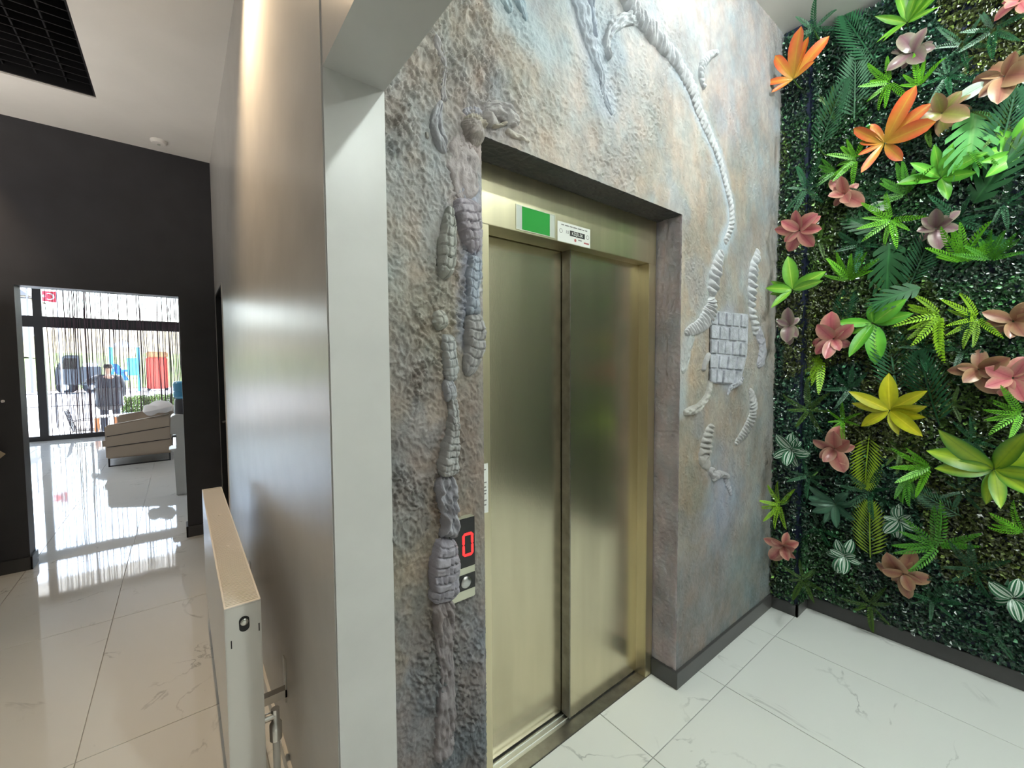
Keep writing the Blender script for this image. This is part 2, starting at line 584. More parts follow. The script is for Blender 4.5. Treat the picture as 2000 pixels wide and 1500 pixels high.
# ------------------------------------------------------------------ mural wall: heightfield plaster
ANCH = [  # photo point, paint colour that also carries the wall's light falloff
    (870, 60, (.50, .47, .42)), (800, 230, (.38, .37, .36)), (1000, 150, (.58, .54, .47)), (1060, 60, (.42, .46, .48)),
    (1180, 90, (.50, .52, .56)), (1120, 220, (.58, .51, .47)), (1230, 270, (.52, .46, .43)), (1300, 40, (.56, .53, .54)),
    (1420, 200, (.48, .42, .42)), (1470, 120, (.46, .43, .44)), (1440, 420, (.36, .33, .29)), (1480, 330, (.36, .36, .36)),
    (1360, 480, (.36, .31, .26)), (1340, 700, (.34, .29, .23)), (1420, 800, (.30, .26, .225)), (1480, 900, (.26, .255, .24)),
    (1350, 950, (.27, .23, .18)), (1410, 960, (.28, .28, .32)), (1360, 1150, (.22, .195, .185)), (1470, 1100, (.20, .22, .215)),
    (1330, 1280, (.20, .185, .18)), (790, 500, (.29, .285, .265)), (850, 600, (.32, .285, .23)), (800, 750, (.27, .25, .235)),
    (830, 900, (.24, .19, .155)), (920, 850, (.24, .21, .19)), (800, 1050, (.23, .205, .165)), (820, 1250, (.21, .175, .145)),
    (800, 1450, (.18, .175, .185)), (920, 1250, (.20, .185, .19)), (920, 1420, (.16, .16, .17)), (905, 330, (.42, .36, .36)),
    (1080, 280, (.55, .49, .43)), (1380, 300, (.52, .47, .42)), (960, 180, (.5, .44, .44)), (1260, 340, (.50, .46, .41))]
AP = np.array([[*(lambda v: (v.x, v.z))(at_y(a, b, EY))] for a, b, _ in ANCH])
AC = np.array([c for _, _, c in ANCH]) * np.array([[.80 if b < 260 and a > 900 else .92 if b < 460 else 1.1] for a, b, _ in ANCH])  # upper tones dimmed, lower ones raised, to offset the lamps' falloff


def lit_pigment(X, Z):
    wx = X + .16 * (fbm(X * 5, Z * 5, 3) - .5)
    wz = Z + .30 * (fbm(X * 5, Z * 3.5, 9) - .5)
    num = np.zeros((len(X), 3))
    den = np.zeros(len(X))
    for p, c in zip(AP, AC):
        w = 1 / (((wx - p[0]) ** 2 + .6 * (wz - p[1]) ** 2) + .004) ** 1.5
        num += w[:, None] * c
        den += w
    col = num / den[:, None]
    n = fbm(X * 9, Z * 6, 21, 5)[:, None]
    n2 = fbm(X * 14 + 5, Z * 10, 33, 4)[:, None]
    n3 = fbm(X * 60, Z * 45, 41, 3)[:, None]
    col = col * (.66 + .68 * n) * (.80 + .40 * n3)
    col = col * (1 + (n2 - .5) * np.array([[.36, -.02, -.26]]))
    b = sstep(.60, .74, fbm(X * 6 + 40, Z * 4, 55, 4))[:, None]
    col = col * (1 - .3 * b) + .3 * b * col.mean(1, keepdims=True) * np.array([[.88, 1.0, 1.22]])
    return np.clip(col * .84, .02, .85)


def wall_height(X, Z):
    # coarse trowelled lumps: strong left of the lift and above it, faint at the right
    amp = .0062 * (1 - sstep(.62, 1.0, X)) + .0026 * sstep(.62, 1.0, X) * (1 - sstep(1.4, 2.0, X)) + .0016 * sstep(1.4, 2.0, X)
    wx = X + .025 * (fbm(X * 18, Z * 18, 61) - .5)
    wz = Z + .04 * (fbm(X * 14, Z * 14, 62) - .5)
    r1 = 1 - np.abs(2 * fbm((wx - wz * 1.4) * 20, (wx * 1.2 + wz) * 44, 63, 3) - 1)
    r2 = 1 - np.abs(2 * fbm(wx * 80, wz * 60, 65, 2) - 1)
    m = .85 * sstep(.38, .66, fbm(X * 7, Z * 5, 66, 3)) + .12
    r3 = 1 - np.abs(2 * fbm(wx * 62 - wz * 20, wz * 46 + wx * 20, 68, 2) - 1)
    h = amp * 1.35 * (sstep(.82, .97, r1) * (.4 + m) + .55 * sstep(.72, .95, r3) * (.2 + m) + .25 * sstep(.6, 1, r2) + .8 * (fbm(X * 4, Z * 4, 67) - .5))
    return h


ST = .0045
xs = np.concatenate([np.arange(PX1, .76, .0028), np.arange(.76, CORN + .02 + ST / 2, ST)])
xs = np.unique(np.concatenate([xs, [OX0, OX1]]))
zs = np.arange(0, CZ_A + .0036, .0036)
zs = np.unique(np.concatenate([zs, [OZ]]))
XX, ZZ = np.meshgrid(xs, zs)
X, Z = XX.ravel(), ZZ.ravel()
hh = wall_height(X, Z)
edge = np.minimum.reduce([np.where((Z < OZ + .01), np.minimum(np.abs(X - OX0), np.abs(X - OX1)), 9),
                          np.where((X > OX0 - .01) & (X < OX1 + .01), np.abs(Z - OZ), 9)])
hh *= .25 + .75 * sstep(0, .02, edge)
V = np.stack([X, EY - hh, Z], 1)
nx, nz = len(xs), len(zs)
ii, jj = np.meshgrid(np.arange(nx - 1), np.arange(nz - 1))
ii, jj = ii.ravel(), jj.ravel()
cx_, cz_ = (xs[ii] + xs[ii + 1]) / 2, (zs[jj] + zs[jj + 1]) / 2
keep = ~((cx_ > OX0) & (cx_ < OX1) & (cz_ < OZ))
ii, jj = ii[keep], jj[keep]
Q = np.stack([jj * nx + ii, jj * nx + ii + 1, (jj + 1) * nx + ii + 1, (jj + 1) * nx + ii], 1)


def np_mesh(name, V, Q, smooth=True):
    me = bpy.data.meshes.new(name)
    me.vertices.add(len(V))
    me.vertices.foreach_set('co', np.asarray(V, np.float32).ravel())
    k = Q.shape[1]
    me.loops.add(len(Q) * k)
    me.loops.foreach_set('vertex_index', Q.astype(np.int32).ravel())
    me.polygons.add(len(Q))
    me.polygons.foreach_set('loop_start', np.arange(len(Q), dtype=np.int32) * k)
    me.update(calc_edges=True)
    me.polygons.foreach_set('use_smooth', np.full(len(Q), smooth))
    return me


used = np.zeros(len(V), bool)
used[Q.ravel()] = True
remap = np.cumsum(used) - 1
V, Q, X, Z = V[used], remap[Q], X[used], Z[used]
me = np_mesh('wall_front', V, Q)
# pale blue-white halo painted around the climbing spine and mauve shades round the bark
COLS = lit_pigment(X, Z)


def px_line(pts, Y=EY):
    return [at_y(a, b, Y) for a, b in pts]


def halo(pts, rad, col, k):
    global COLS
    P = np.array([[v.x, v.z] for v in px_line(pts)])
    d = np.full(len(X), 9.)
    for a, b in zip(P[:-1], P[1:]):
        ab = b - a
        t = np.clip(((X - a[0]) * ab[0] + (Z - a[1]) * ab[1]) / (ab @ ab), 0, 1)
        d = np.minimum(d, np.hypot(X - a[0] - t * ab[0], Z - a[1] - t * ab[1]))
    w = k * (1 - sstep(rad * .2, rad, d * (.7 + .6 * fbm(X * 25, Z * 25, 71))))
    COLS = COLS * (1 - w[:, None]) + w[:, None] * np.array([col])


SPINE = [(1205, -30), (1240, 30), (1290, 85), (1322, 125), (1347, 170), (1363, 215), (1380, 255), (1400, 300), (1414, 350),
         (1426, 400), (1427, 440), (1415, 475)]
halo(SPINE[3:], .085, (.42, .50, .60), .7)
halo([(1130, -10), (1150, 80), (1170, 140), (1185, 200)], .10, (.44, .50, .60), .6)
halo([(980, -5), (1020, 40), (1060, 90)], .10, (.36, .45, .50), .6)
halo([(1415, 470), (1395, 520), (1380, 620), (1345, 650), (1332, 720), (1330, 800)], .07, (.38, .44, .50), .5)
halo([(1425, 620), (1420, 740)], .12, (.33, .35, .42), .7)
halo([(920, 380), (925, 460), (915, 560), (915, 660)], .06, (.30, .33, .43), .7)
halo([(1405, 930), (1415, 1020)], .06, (.30, .32, .40), .6)
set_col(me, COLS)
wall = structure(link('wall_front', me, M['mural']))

# reveal of the lift opening: right jamb, left jamb and soffit, with rough plaster
def reveal(name, P, n1, n2, seed, dirn, dark):
    a, b, c = [np.array(p, float) for p in P]     # origin, edge1, edge2
    u, v = np.meshgrid(np.linspace(0, 1, n1), np.linspace(0, 1, n2))
    u, v = u.ravel(), v.ravel()
    pos = a + u[:, None] * (b - a) + v[:, None] * (c - a)
    s1, s2 = u * np.linalg.norm(b - a), v * np.linalg.norm(c - a)
    r = 1 - np.abs(2 * fbm(s1 * 40, s2 * 40, seed, 4) - 1)
    h = .003 * sstep(.6, 1, r)
    h *= sstep(0, .03, u) * sstep(0, .03, 1 - u)
    # shallow cracks across the jamb
    for k in (.18, .36, .55, .77):
        h -= .003 * np.exp(-((s2 - k * s2.max() - .012 * (fbm(s1 * 30, s2 * 0 + k * 9, seed + 3) - .5)) / .0025) ** 2)
    pos = pos + h[:, None] * np.array(dirn)
    i, j = np.meshgrid(np.arange(n1 - 1), np.arange(n2 - 1))
    i, j = i.ravel(), j.ravel()
    q = np.stack([j * n1 + i, j * n1 + i + 1, (j + 1) * n1 + i + 1, (j + 1) * n1 + i], 1)
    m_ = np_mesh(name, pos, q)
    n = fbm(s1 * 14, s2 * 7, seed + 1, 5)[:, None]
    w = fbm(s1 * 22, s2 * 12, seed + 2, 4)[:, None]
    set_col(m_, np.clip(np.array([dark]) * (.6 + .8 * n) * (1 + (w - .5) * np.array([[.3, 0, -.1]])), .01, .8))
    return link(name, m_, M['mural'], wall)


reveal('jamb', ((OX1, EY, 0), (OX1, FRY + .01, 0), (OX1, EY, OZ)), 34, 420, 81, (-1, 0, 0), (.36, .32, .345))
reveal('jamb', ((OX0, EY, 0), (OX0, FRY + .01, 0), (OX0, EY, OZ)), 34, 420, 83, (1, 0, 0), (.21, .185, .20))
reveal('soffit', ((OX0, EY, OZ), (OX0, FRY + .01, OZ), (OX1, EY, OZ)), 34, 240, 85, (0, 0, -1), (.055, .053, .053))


# ------------------------------------------------------------------ relief figures moulded on the mural wall
def catmull(P, n):
    P = np.array(P, float)
    P = np.vstack([2 * P[0] - P[1], P, 2 * P[-1] - P[-2]])
    seg = len(P) - 3
    out = []
    for t in np.linspace(0, seg - 1e-6, n):
        i = int(t)
        u = t - i
        a, b, c, d = P[i:i + 4]
        out.append(.5 * (2 * b + (c - a) * u + (2 * a - 5 * b + 4 * c - d) * u * u + (3 * b - a - 3 * c + d) * u ** 3))
    return np.array(out)


def relief(name, pts, wid, h, pat, col, ds=.02, k=0., prof=3., rough=.0, nt=21, seed=1, dt=.02, halfend=True, parent=None):
    """pts: photo polyline on the wall, wid: full width (px) per point, h: how far it stands out of the plaster (m)"""
    kx = 1.35 if pts[0][0] > 1040 else 1.1
    A = np.array([[p[0], p[1], w * kx, hh_ * (1.5 if kx > 1.2 else 1.1)] for p, w, hh_ in zip(pts, wid, h if isinstance(h, (list, tuple)) else [h] * len(pts))], float)
    D = catmull(A, 60)
    c = np.array([[*(lambda v: (v.x, v.z))(at_y(q[0], q[1], EY))] for q in D])
    sc = np.array([at_y(q[0], q[1] + 5, EY).z for q in D])
    sc = (c[:, 1] - sc) / 5                      # metres per photo pixel here
    L = np.concatenate([[0], np.cumsum(np.hypot(*np.diff(c, axis=0).T))])
    ns = max(12, int(L[-1] / .0028))
    s = np.linspace(0, L[-1], ns)
    cx = np.interp(s, L, c[:, 0]); cz = np.interp(s, L, c[:, 1])
    hw = np.interp(s, L, D[:, 2] * sc) * .5
    hm = np.interp(s, L, D[:, 3])
    tx, tz = np.gradient(cx), np.gradient(cz)
    ln = np.hypot(tx, tz) + 1e-9
    nxx, nzz = -tz / ln, tx / ln
    t = np.linspace(-1, 1, nt)
    Sg, Tg = np.meshgrid(s, t, indexing='ij')
    HW = np.repeat(hw[:, None], nt, 1)
    wob = 1 + .5 * (fbm(Sg.ravel() * 30 + seed, Tg.ravel() * .8 + seed, seed, 3).reshape(Sg.shape) - .5)
    if halfend:
        e = np.minimum(Sg, L[-1] - Sg) / np.maximum(HW, .004)
        end = np.sqrt(np.clip(1 - (1 - np.clip(e, 0, 1)) ** 2, 0, 1))
    else:
        end = 1.
    Tm = Tg * HW * wob * (.25 + .75 * end)
    PX = cx[:, None] + nxx[:, None] * Tm
    PZ = cz[:, None] + nzz[:, None] * Tm
    dome = np.clip(1 - np.abs(Tg) ** prof, 0, 1) ** .5 * (end if halfend else 1)
    tt = Tg * HW
    n1 = fbm(PX.ravel() * 70, PZ.ravel() * 70, seed + 5, 4).reshape(Sg.shape)
    if pat == 'cells':
        row = Sg / ds + .35 * (vnoise(Tg.ravel() * 2 + 7, Sg.ravel() * 12, seed).reshape(Sg.shape) - .5) + .25 * Tg * Tg
        ri = np.floor(row)
        colm = tt / dt + .5 * np.sin(ri * 12.9898 + seed) + .3 * (vnoise(Sg.ravel() * 20, Tg.ravel(), seed + 1).reshape(Sg.shape) - .5)
        g1 = np.abs((row % 1) - .5) * 2
        g2 = np.abs((colm % 1) - .5) * 2
        g = np.minimum(1 - sstep(.80, .98, g1), 1 - sstep(.78, .98, g2))
        hei = dome * (.70 + .30 * g) + .16 * (n1 - .5)
    elif pat == 'rings':
        ph = Sg / ds + k * Tg + .25 * (n1 - .5)
        saw = ph % 1
        g = np.where(saw < .62, np.sin(saw / .62 * math.pi * .5) ** .8, np.cos((saw - .62) / .38 * math.pi * .5) ** 1.3)
        hei = dome * (.28 + .72 * g) + .05 * (n1 - .5)
        g = np.clip(g, 0, 1)
    elif pat == 'beads':
        ph = (Sg / ds) % 1
        g = np.sqrt(np.clip(1 - (2 * ph - 1) ** 2, 0, 1))
        hei = dome * (.30 + .70 * g) * (.75 + .5 * n1)
    elif pat == 'bark':
        r = 1 - np.abs(2 * fbm(tt.ravel() * 110 + seed, Sg.ravel() * 22, seed + 9, 3).reshape(Sg.shape) - 1)
        g = sstep(.4, .95, r)
        hei = dome * (.45 + .55 * g) + .1 * (n1 - .5)
    else:
        g = n1
        hei = dome * (.85 + .3 * (n1 - .5))
    jg = .12 if pat == 'cells' else .30
    hei = hei * (1 - jg + 2 * jg * vnoise(Sg.ravel() / max(ds, .01) * 1.0, Tg.ravel() * 1.3 + seed, seed + 31).reshape(Sg.shape))
    hei = np.where(np.abs(Tg) > .999, -.25, hei)
    PY = EY - hm[:, None] * hei + .001
    V = np.stack([PX.ravel(), PY.ravel(), PZ.ravel()], 1)
    i, j = np.meshgrid(np.arange(ns - 1), np.arange(nt - 1), indexing='ij')
    i, j = i.ravel(), j.ravel()
    q = np.stack([i * nt + j, i * nt + j + 1, (i + 1) * nt + j + 1, (i + 1) * nt + j], 1)
    m_ = np_mesh(name, V, q)
    base = lit_pigment(V[:, 0], V[:, 2])
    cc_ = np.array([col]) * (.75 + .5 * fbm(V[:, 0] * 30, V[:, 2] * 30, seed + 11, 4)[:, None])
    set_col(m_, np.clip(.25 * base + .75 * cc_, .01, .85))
    return link(name, m_, M['mural'], parent or wall)


BONE, MAUVE, GREYB, BLUEB, BROWNB = (.52, .53, .57), (.36, .33, .39), (.36, .37, .34), (.31, .37, .46), (.30, .27, .26)
# the climbing spine with its horns
relief('relief_spine', SPINE, [30, 30, 30, 26, 24, 20, 17, 15, 13, 13, 14, 14], [.022, .022, .02, .018, .016, .013, .012, .010, .010, .010, .010, .008],
       'rings', BONE, .026, .55, 2.5, seed=3)
relief('relief_branch', [(1262, 48), (1225, 38), (1195, 55), (1183, 85), (1186, 120)], [20, 20, 18, 14, 8], .014, 'bark', BONE, seed=4)
relief('relief_branch', [(1398, 104), (1384, 110), (1370, 130), (1368, 152), (1374, 176)], [9, 13, 15, 13, 8], .014, 'beads', BONE, .022, seed=5)
relief('relief_horn', [(1410, 490), (1398, 520), (1391, 550), (1389, 580)], [14, 24, 26, 22], [.012, .02, .026, .02], 'rings', BONE, .034, -.45, 2.2, seed=6)
relief('relief_horn', [(1390, 578), (1388, 600), (1378, 622), (1360, 640), (1336, 650)], [28, 30, 30, 22, 10], [.016, .018, .016, .012, .01], 'rings', BONE, .021, .75, 3, seed=7)
relief('relief_horn', [(1480, 488), (1470, 520), (1466, 555), (1465, 590), (1469, 620), (1476, 655)], [12, 20, 20, 15, 18, 16], [.012, .022, .026, .018, .022, .014], 'rings', BONE, .036, -.4, 2.0, seed=8)
relief('relief_root', [(1125, -20), (1135, 20), (1148, 70), (1160, 110), (1172, 150), (1180, 190), (1196, 225)], [40, 36, 30, 22, 14, 10, 8], [.014, .014, .013, .012, .010, .008, .006], 'bark', (.42, .47, .56), seed=10)
relief('relief_root', [(1150, -20), (1156, 40), (1160, 80)], [10, 10, 7], .012, 'bark', (.40, .45, .55), seed=12)
relief('relief_root', [(980, -25), (988, 5), (996, 28)], [30, 26, 12], .012, 'bark', (.32, .42, .48), seed=13)
relief('relief_root', [(1005, -25), (1015, 8), (1028, 42)], [30, 28, 10], [.014, .014, .01], 'bark', (.30, .40, .47), seed=14)
# limbs of the skeleton around the brick plate
relief('relief_bone', [(1478, 640), (1488, 672), (1486, 700), (1478, 715)], [20, 26, 26, 12], .010, 'bark', (.34, .34, .40), seed=15)
relief('relief_bone', [(1352, 652), (1345, 675), (1340, 700), (1332, 730)], [18, 16, 16, 10], .008, 'bark', (.36, .40, .42), seed=16)
relief('relief_claw', [(1386, 742), (1380, 768), (1368, 788), (1352, 800), (1334, 806)], [9, 9, 10, 13, 9], [.014, .016, .018, .022, .014], 'smooth', (.38, .37, .35), seed=17)
relief('relief_claw', [(1384, 690), (1376, 705), (1371, 725)], [10, 9, 8], .014, 'smooth', (.36, .36, .38), seed=18)
relief('relief_claw', [(1446, 734), (1438, 748), (1426, 756), (1420, 772)], [10, 12, 8, 6], [.016, .02, .012, .008], 'beads', (.36, .38, .43), .026, seed=19)
relief('relief_feather', [(1464, 758), (1469, 790), (1467, 815), (1455, 843), (1434, 868)], [9, 18, 20, 20, 7], [.010, .016, .014, .012, .008], 'rings', (.36, .36, .37), .024, .7, 2.5, seed=20)
relief('relief_shell', [(1391, 828), (1382, 850), (1376, 875), (1373, 895), (1384, 913)], [10, 24, 28, 26, 12], [.012, .018, .02, .018, .010], 'rings', (.36, .35, .34), .028, .5, 2.2, seed=21)
relief('relief_claw', [(1386, 915), (1394, 928), (1406, 925), (1420, 930)], [10, 12, 10, 9], [.012, .016, .018, .014], 'beads', (.36, .35, .36), .03, seed=22)
relief('relief_claw', [(1390, 936), (1400, 934)], [9, 9], .012, 'smooth', (.34, .33, .33), seed=23)
relief('relief_claw', [(1414, 932), (1422, 948), (1426, 968)], [9, 10, 5], .008, 'rings', (.33, .33, .37), .02, .3, seed=24)
# left side of the lift: scaly trunk, limbs and pods
relief('relief_stalk', [(846, 62), (858, 100), (867, 130), (864, 170), (867, 200)], [12, 14, 9, 10, 12], .012, 'bark', (.42, .40, .42), seed=30)
relief('relief_pod', [(860, 198), (852, 228), (850, 258), (860, 285), (870, 302)], [6, 22, 28, 22, 8], [.012, .022, .026, .022, .010], 'bark', (.42, .42, .46), seed=31)
relief('relief_trunk', [(898, 262), (903, 300), (905, 350), (908, 392)], [50, 64, 64, 58], [.010, .014, .014, .012], 'bark', (.38, .33, .33), prof=6, seed=32)
relief('relief_skull', [(898, 244), (912, 252), (924, 268), (926, 288)], [16, 40, 46, 26], [.02, .038, .034, .014], 'cells', (.35, .31, .29), .016, seed=33, dt=0.0086)
relief('relief_spine', [(905, 238), (920, 233), (934, 240), (946, 252)], [10, 14, 14, 8], .024, 'beads', (.50, .46, .38), .010, seed=34)
relief('relief_crest', [(903, 222), (922, 218), (940, 222)], [12, 16, 12], .014, 'rings', (.40, .40, .46), .012, 0., seed=35)
relief('relief_head', [(944, 214), (966, 216), (990, 228), (1013, 242)], [16, 30, 36, 16], [.016, .026, .028, .016], 'bark', (.45, .42, .42), seed=36)
relief('relief_jaw', [(938, 226), (954, 236), (972, 248)], [14, 26, 12], [.02, .032, .016], 'smooth', (.40, .37, .36), seed=37)
relief('relief_jaw', [(956, 250), (970, 249), (984, 243)], [5, 7, 5], .026, 'smooth', (.52, .46, .38), seed=38)
relief('relief_tongue', [(986, 256), (1004, 266), (1018, 272), (1032, 279)], [14, 12, 9, 5], .014, 'smooth', (.46, .41, .36), seed=39)
relief('relief_trunk', [(903, 388), (909, 430), (918, 470), (924, 498)], [54, 52, 40, 24], [.036, .040, .036, .022], 'cells', MAUVE, 0.0245, prof=7, seed=40, dt=0.0158)
relief('relief_limb', [(876, 404), (872, 440), (868, 480), (866, 515), (862, 546)], [10, 24, 30, 32, 22], [.016, .034, .04, .042, .03], 'cells', GREYB, 0.0302, prof=4, seed=41, dt=0.0173)
relief('relief_trunk', [(924, 500), (918, 540), (917, 590), (918, 620)], [24, 26, 24, 26], [.028, .034, .034, .034], 'cells', BLUEB, 0.0259, prof=6, seed=42, dt=0.0173)
relief('relief_trunk', [(920, 612), (922, 650), (920, 690), (910, 735)], [34, 36, 36, 20], [.036, .042, .038, .020], 'cells', (.34, .34, .35), 0.0259, prof=6, seed=43, dt=0.0173)
relief('relief_scale', [(853, 605), (856, 628), (857, 646)], [20, 26, 20], [.022, .030, .022], 'cells', GREYB, 0.0216, prof=5, seed=44, dt=0.0144)
relief('relief_limb', [(870, 652), (872, 690), (876, 720), (878, 748)], [24, 28, 26, 22], [.026, .034, .034, .026], 'cells', (.37, .39, .40), 0.0245, prof=5, seed=45, dt=0.0144)
relief('relief_limb', [(868, 740), (874, 765), (876, 785)], [20, 24, 20], [.026, .032, .02], 'cells', (.36, .38, .42), 0.0216, prof=5, seed=46, dt=0.0144)
relief('relief_trunk', [(880, 775), (881, 810), (877, 850), (870, 890), (868, 930)], [14, 16, 26, 34, 36], [.020, .030, .038, .044, .046], 'cells', (.37, .38, .38), .019, prof=8, seed=47, dt=.0120)
relief('relief_trunk', [(868, 925), (866, 965), (872, 1010), (866, 1050)], [38, 38, 30, 38], [.045, .046, .046, .042], 'bark', (.33, .34, .39), prof=5, seed=48)
relief('relief_trunk', [(866, 1045), (862, 1090), (862, 1130), (858, 1175)], [42, 48, 48, 46], [.042, .046, .046, .040], 'cells', (.30, .29, .35), .024, prof=9, seed=49, dt=.0130)
relief('relief_trunk', [(860, 1165), (864, 1240), (870, 1300), (868, 1400), (862, 1480)], [44, 38, 30, 36, 44], [.038, .030, .022, .024, .03], 'bark', (.24, .21, .22), prof=5, seed=50)
relief('relief_bud', [(832, 258), (834, 272)], [6, 7], .010, 'smooth', (.36, .34, .31), seed=51)

# brick plate: courses of small clay bricks
PL = [(1386, 606), (1459, 614), (1456, 694), (1442, 752), (1384, 748)]
plate = MB().prism([at_y(a, b, EY + .002) for a, b in PL], (0, -.010, 0)).build('relief_plate', None, wall, bevel=.003)
bmat = mat('moulded_grey_brick', (.40, .41, .46), .65, bump=.6, bscale=90, var=.25, vscale=25)
plate.data.materials.append(bmat)
rows = 5
for r in range(rows):
    v0, v1 = r / rows + .016, (r + 1) / rows - .016
    cols_ = 4 if r % 2 else 5

    def qp(u, v):
        xl = 1386 - 2 * v
        xr_ = 1459 - 3 * min(v / .56, 1) - max(0, (v - .56) / .44) * 14
        yt, yb = 606 + 8 * u, 748 + 4 * u
        return at_y(xl + (xr_ - xl) * u, yt + (yb - yt) * v, EY - .006)
    for c_ in range(cols_):
        u0, u1 = c_ / cols_ + .02, (c_ + 1) / cols_ - .02
        j = random.uniform(.007, .015)
        MB().prism([qp(u0, v0), qp(u1, v0), qp(u1, v1), qp(u0, v1)], (0, -j, 0)).build('brick', bmat, plate, bevel=.002)

# ------------------------------------------------------------------ lift: frame, doors, sill, signs, call panel
lift = empty('lift_door', (1.29, FRY, 0), 'two-leaf brushed steel lift door in a recessed opening of the mural wall', 'lift door')
HB, HT = 2.03, 2.212
fr_l = box('frame_stile', M['steel'], OX0 + .004, .839, FRY, FRY + .10, 0, HB, lift, bevel=.0015)
box('frame_stile', M['steel'], 1.763, OX1 - .006, FRY, FRY + .10, 0, HB, lift, bevel=.0015)
box('frame_header', M['steel'], OX0 + .004, OX1 - .006, FRY - .001, FRY + .10, HB + .0008, OZ - .001, lift, bevel=.0015)
rp = box('door_leaf', M['steel_door'], 1.29, 1.80, 1.245, 1.268, .012, HB + .03, lift, bevel=.002)
box('leaf_edge', M['sill'], 1.2865, 1.2905, 1.245, 1.292, .012, HB + .03, rp)
lp = box('door_leaf', M['steel_door'], .80, 1.36, 1.296, 1.318, .012, HB + .03, lift, bevel=.002)
sl = box('sill', M['sill'], .80, 1.80, FRY + .0, 1.245, -.03, .004, lift, bevel=.001)
tr = box('door_track', M['alu'], .80, 1.80, 1.2455, 1.34, -.03, .0, lift)
for y in (1.262, 1.285, 1.318):
    box('track_rib', M['alu'], .80, 1.80, y, y + .006, .0, .004, tr)
# green display window in the header
gd = empty('header_display', (1.05, FRY - .001, 2.04), 'green backlit display window with frosted end strips on the lift header', 'display')
gy = FRY - .001
gx0, gx1, gz0, gz1 = .957, 1.142, 2.040, 2.122
MB().box(gx0 - .003, gx1 + .004, gy - .0025, gy, gz0 - .003, gz0).box(gx0 - .003, gx1 + .004, gy - .0025, gy, gz1, gz1 + .003)\
    .box(gx0 - .003, gx0, gy - .0025, gy, gz0, gz1).box(gx1, gx1 + .004, gy - .0025, gy, gz0, gz1).build('bezel', M['plate'], gd)
box('screen', M['green_film'], gx0 + .026, gx1 - .024, gy - .0015, gy, gz0, gz1, gd)
box('side_strip', M['acrylic'], gx0, gx0 + .0255, gy - .0015, gy, gz0, gz1, gd)
box('side_strip', M['acrylic'], gx1 - .0235, gx1, gy - .0015, gy, gz0, gz1, gd)


def text(s, size, m, x, y, z, parent, name='lettering', rot=0., sx=1.):
    cu = bpy.data.curves.new('t', 'FONT')
    cu.body = s
    cu.size = size
    cu.extrude = .0002
    cu.align_x = 'CENTER'
    cu.align_y = 'CENTER'
    ob = bpy.data.objects.new('t', cu)
    C.objects.link(ob)
    dg = bpy.context.evaluated_depsgraph_get()
    me = bpy.data.meshes.new_from_object(ob.evaluated_get(dg))
    bpy.data.objects.remove(ob)
    me.transform(Matrix.Diagonal((sx, 1, 1, 1)))
    me.transform(Matrix.Rotation(math.pi / 2, 4, 'X') @ Matrix.Rotation(rot, 4, 'Z'))
    me.materials.clear()
    o = link(name, me, m, parent)
    o.location = Vector((x, y, z)) - wloc(parent)
    return o


# capacity sticker
st = empty('capacity_sticker', (1.253, gy, 2.03), 'white capacity sticker with black KİŞİLİK box on the lift header', 'sticker')
yb = gy - .0006
sx0, sx1, sz0, sz1 = 1.160, 1.346, 2.032, 2.108
box('sheet', M['paper'], sx0, sx1, yb, gy, sz0, sz1, st)
bx = box('black_box', M['ink'], sx0 + .067, sx0 + .153, yb - .0004, yb, 2.062, 2.083, st, bevel=.0)
text('KİŞİLİK', .0165, M['paper'], sx0 + .110, yb - .0006, 2.0722, st, sx=1.05)
text('10', .018, M['ink_grey'], sx0 + .052, yb - .0004, 2.073, st)
rr = random.Random(3)
x = sx0 + .02
while x < sx1 - .03:
    w = rr.uniform(.012, .028)
    box('printed_line', M['ink_grey'], x, min(x + w, sx1 - .018), yb - .0003, yb, 2.0955, 2.0995, st)
    x += w + .004
for cxx in (sx0 + .018, sx1 - .016):
    MB().lathe([(.0085, 0), (.0085, -.0003)], (cxx, yb, 2.073), 'y', 20).build('emblem', M['ink_grey'], st)
    MB().lathe([(.0065, -.0003), (.0065, -.0005)], (cxx, yb, 2.073), 'y', 20).build('emblem', M['paper'], st)
MB().lathe([(.006, 0), (.006, -.0003)], (sx0 + .098, yb, 2.049), 'y', 16).build('emblem', M['ink_red'], st)
box('printed_line', M['ink_grey'], sx0 + .115, sx0 + .135, yb - .0003, yb, 2.051, 2.055, st)
box('printed_line', M['ink_red'], sx0 + .148, sx0 + .178, yb - .0003, yb, 2.044, 2.050, st)
# vertical strip on the left stile
vs = empty('notice_strip', (.82, FRY, 1.05), 'narrow white vertical notice strip stuck to the left steel stile', 'sticker')
box('sheet', M['paper'], .795, .8265, FRY - .0006, FRY, 1.046, 1.218, vs)
for k, z in enumerate((1.195, 1.150, 1.134, 1.122, 1.111, 1.088, 1.072)):
    box('printed_line', M['ink_grey'], .808, .818 + .002 * (k % 2), FRY - .0009, FRY - .0006, z, z + .0045, vs)
# call panel
cp = empty('call_panel', (.64, EY, .86), 'steel lift call panel with glowing red 0 and round button beside the door', 'call panel')
cy0 = EY - .019
ax0, ax1 = .585, .674
box('face_plate', M['plate'], ax0, ax1, cy0 - .003, EY + .004, .868, 1.112, cp, bevel=.003)
box('display', M['disp_black'], ax0 + .001, ax1 - .002, cy0 - .0045, cy0 - .003, .965, 1.1105, cp)
bp = box('button_recess', M['disp_black'], ax0 + .001, ax1 - .002, cy0 - .0042, cy0 - .003, .897, .944, cp)
MB().lathe([(.017, 0), (.017, -.002), (.014, -.0045), (.008, -.0055), (.002, -.0058)], (.640, cy0 - .0042, .9205), 'y', 28).build(
    'button', M['button'], bp, smooth=True)
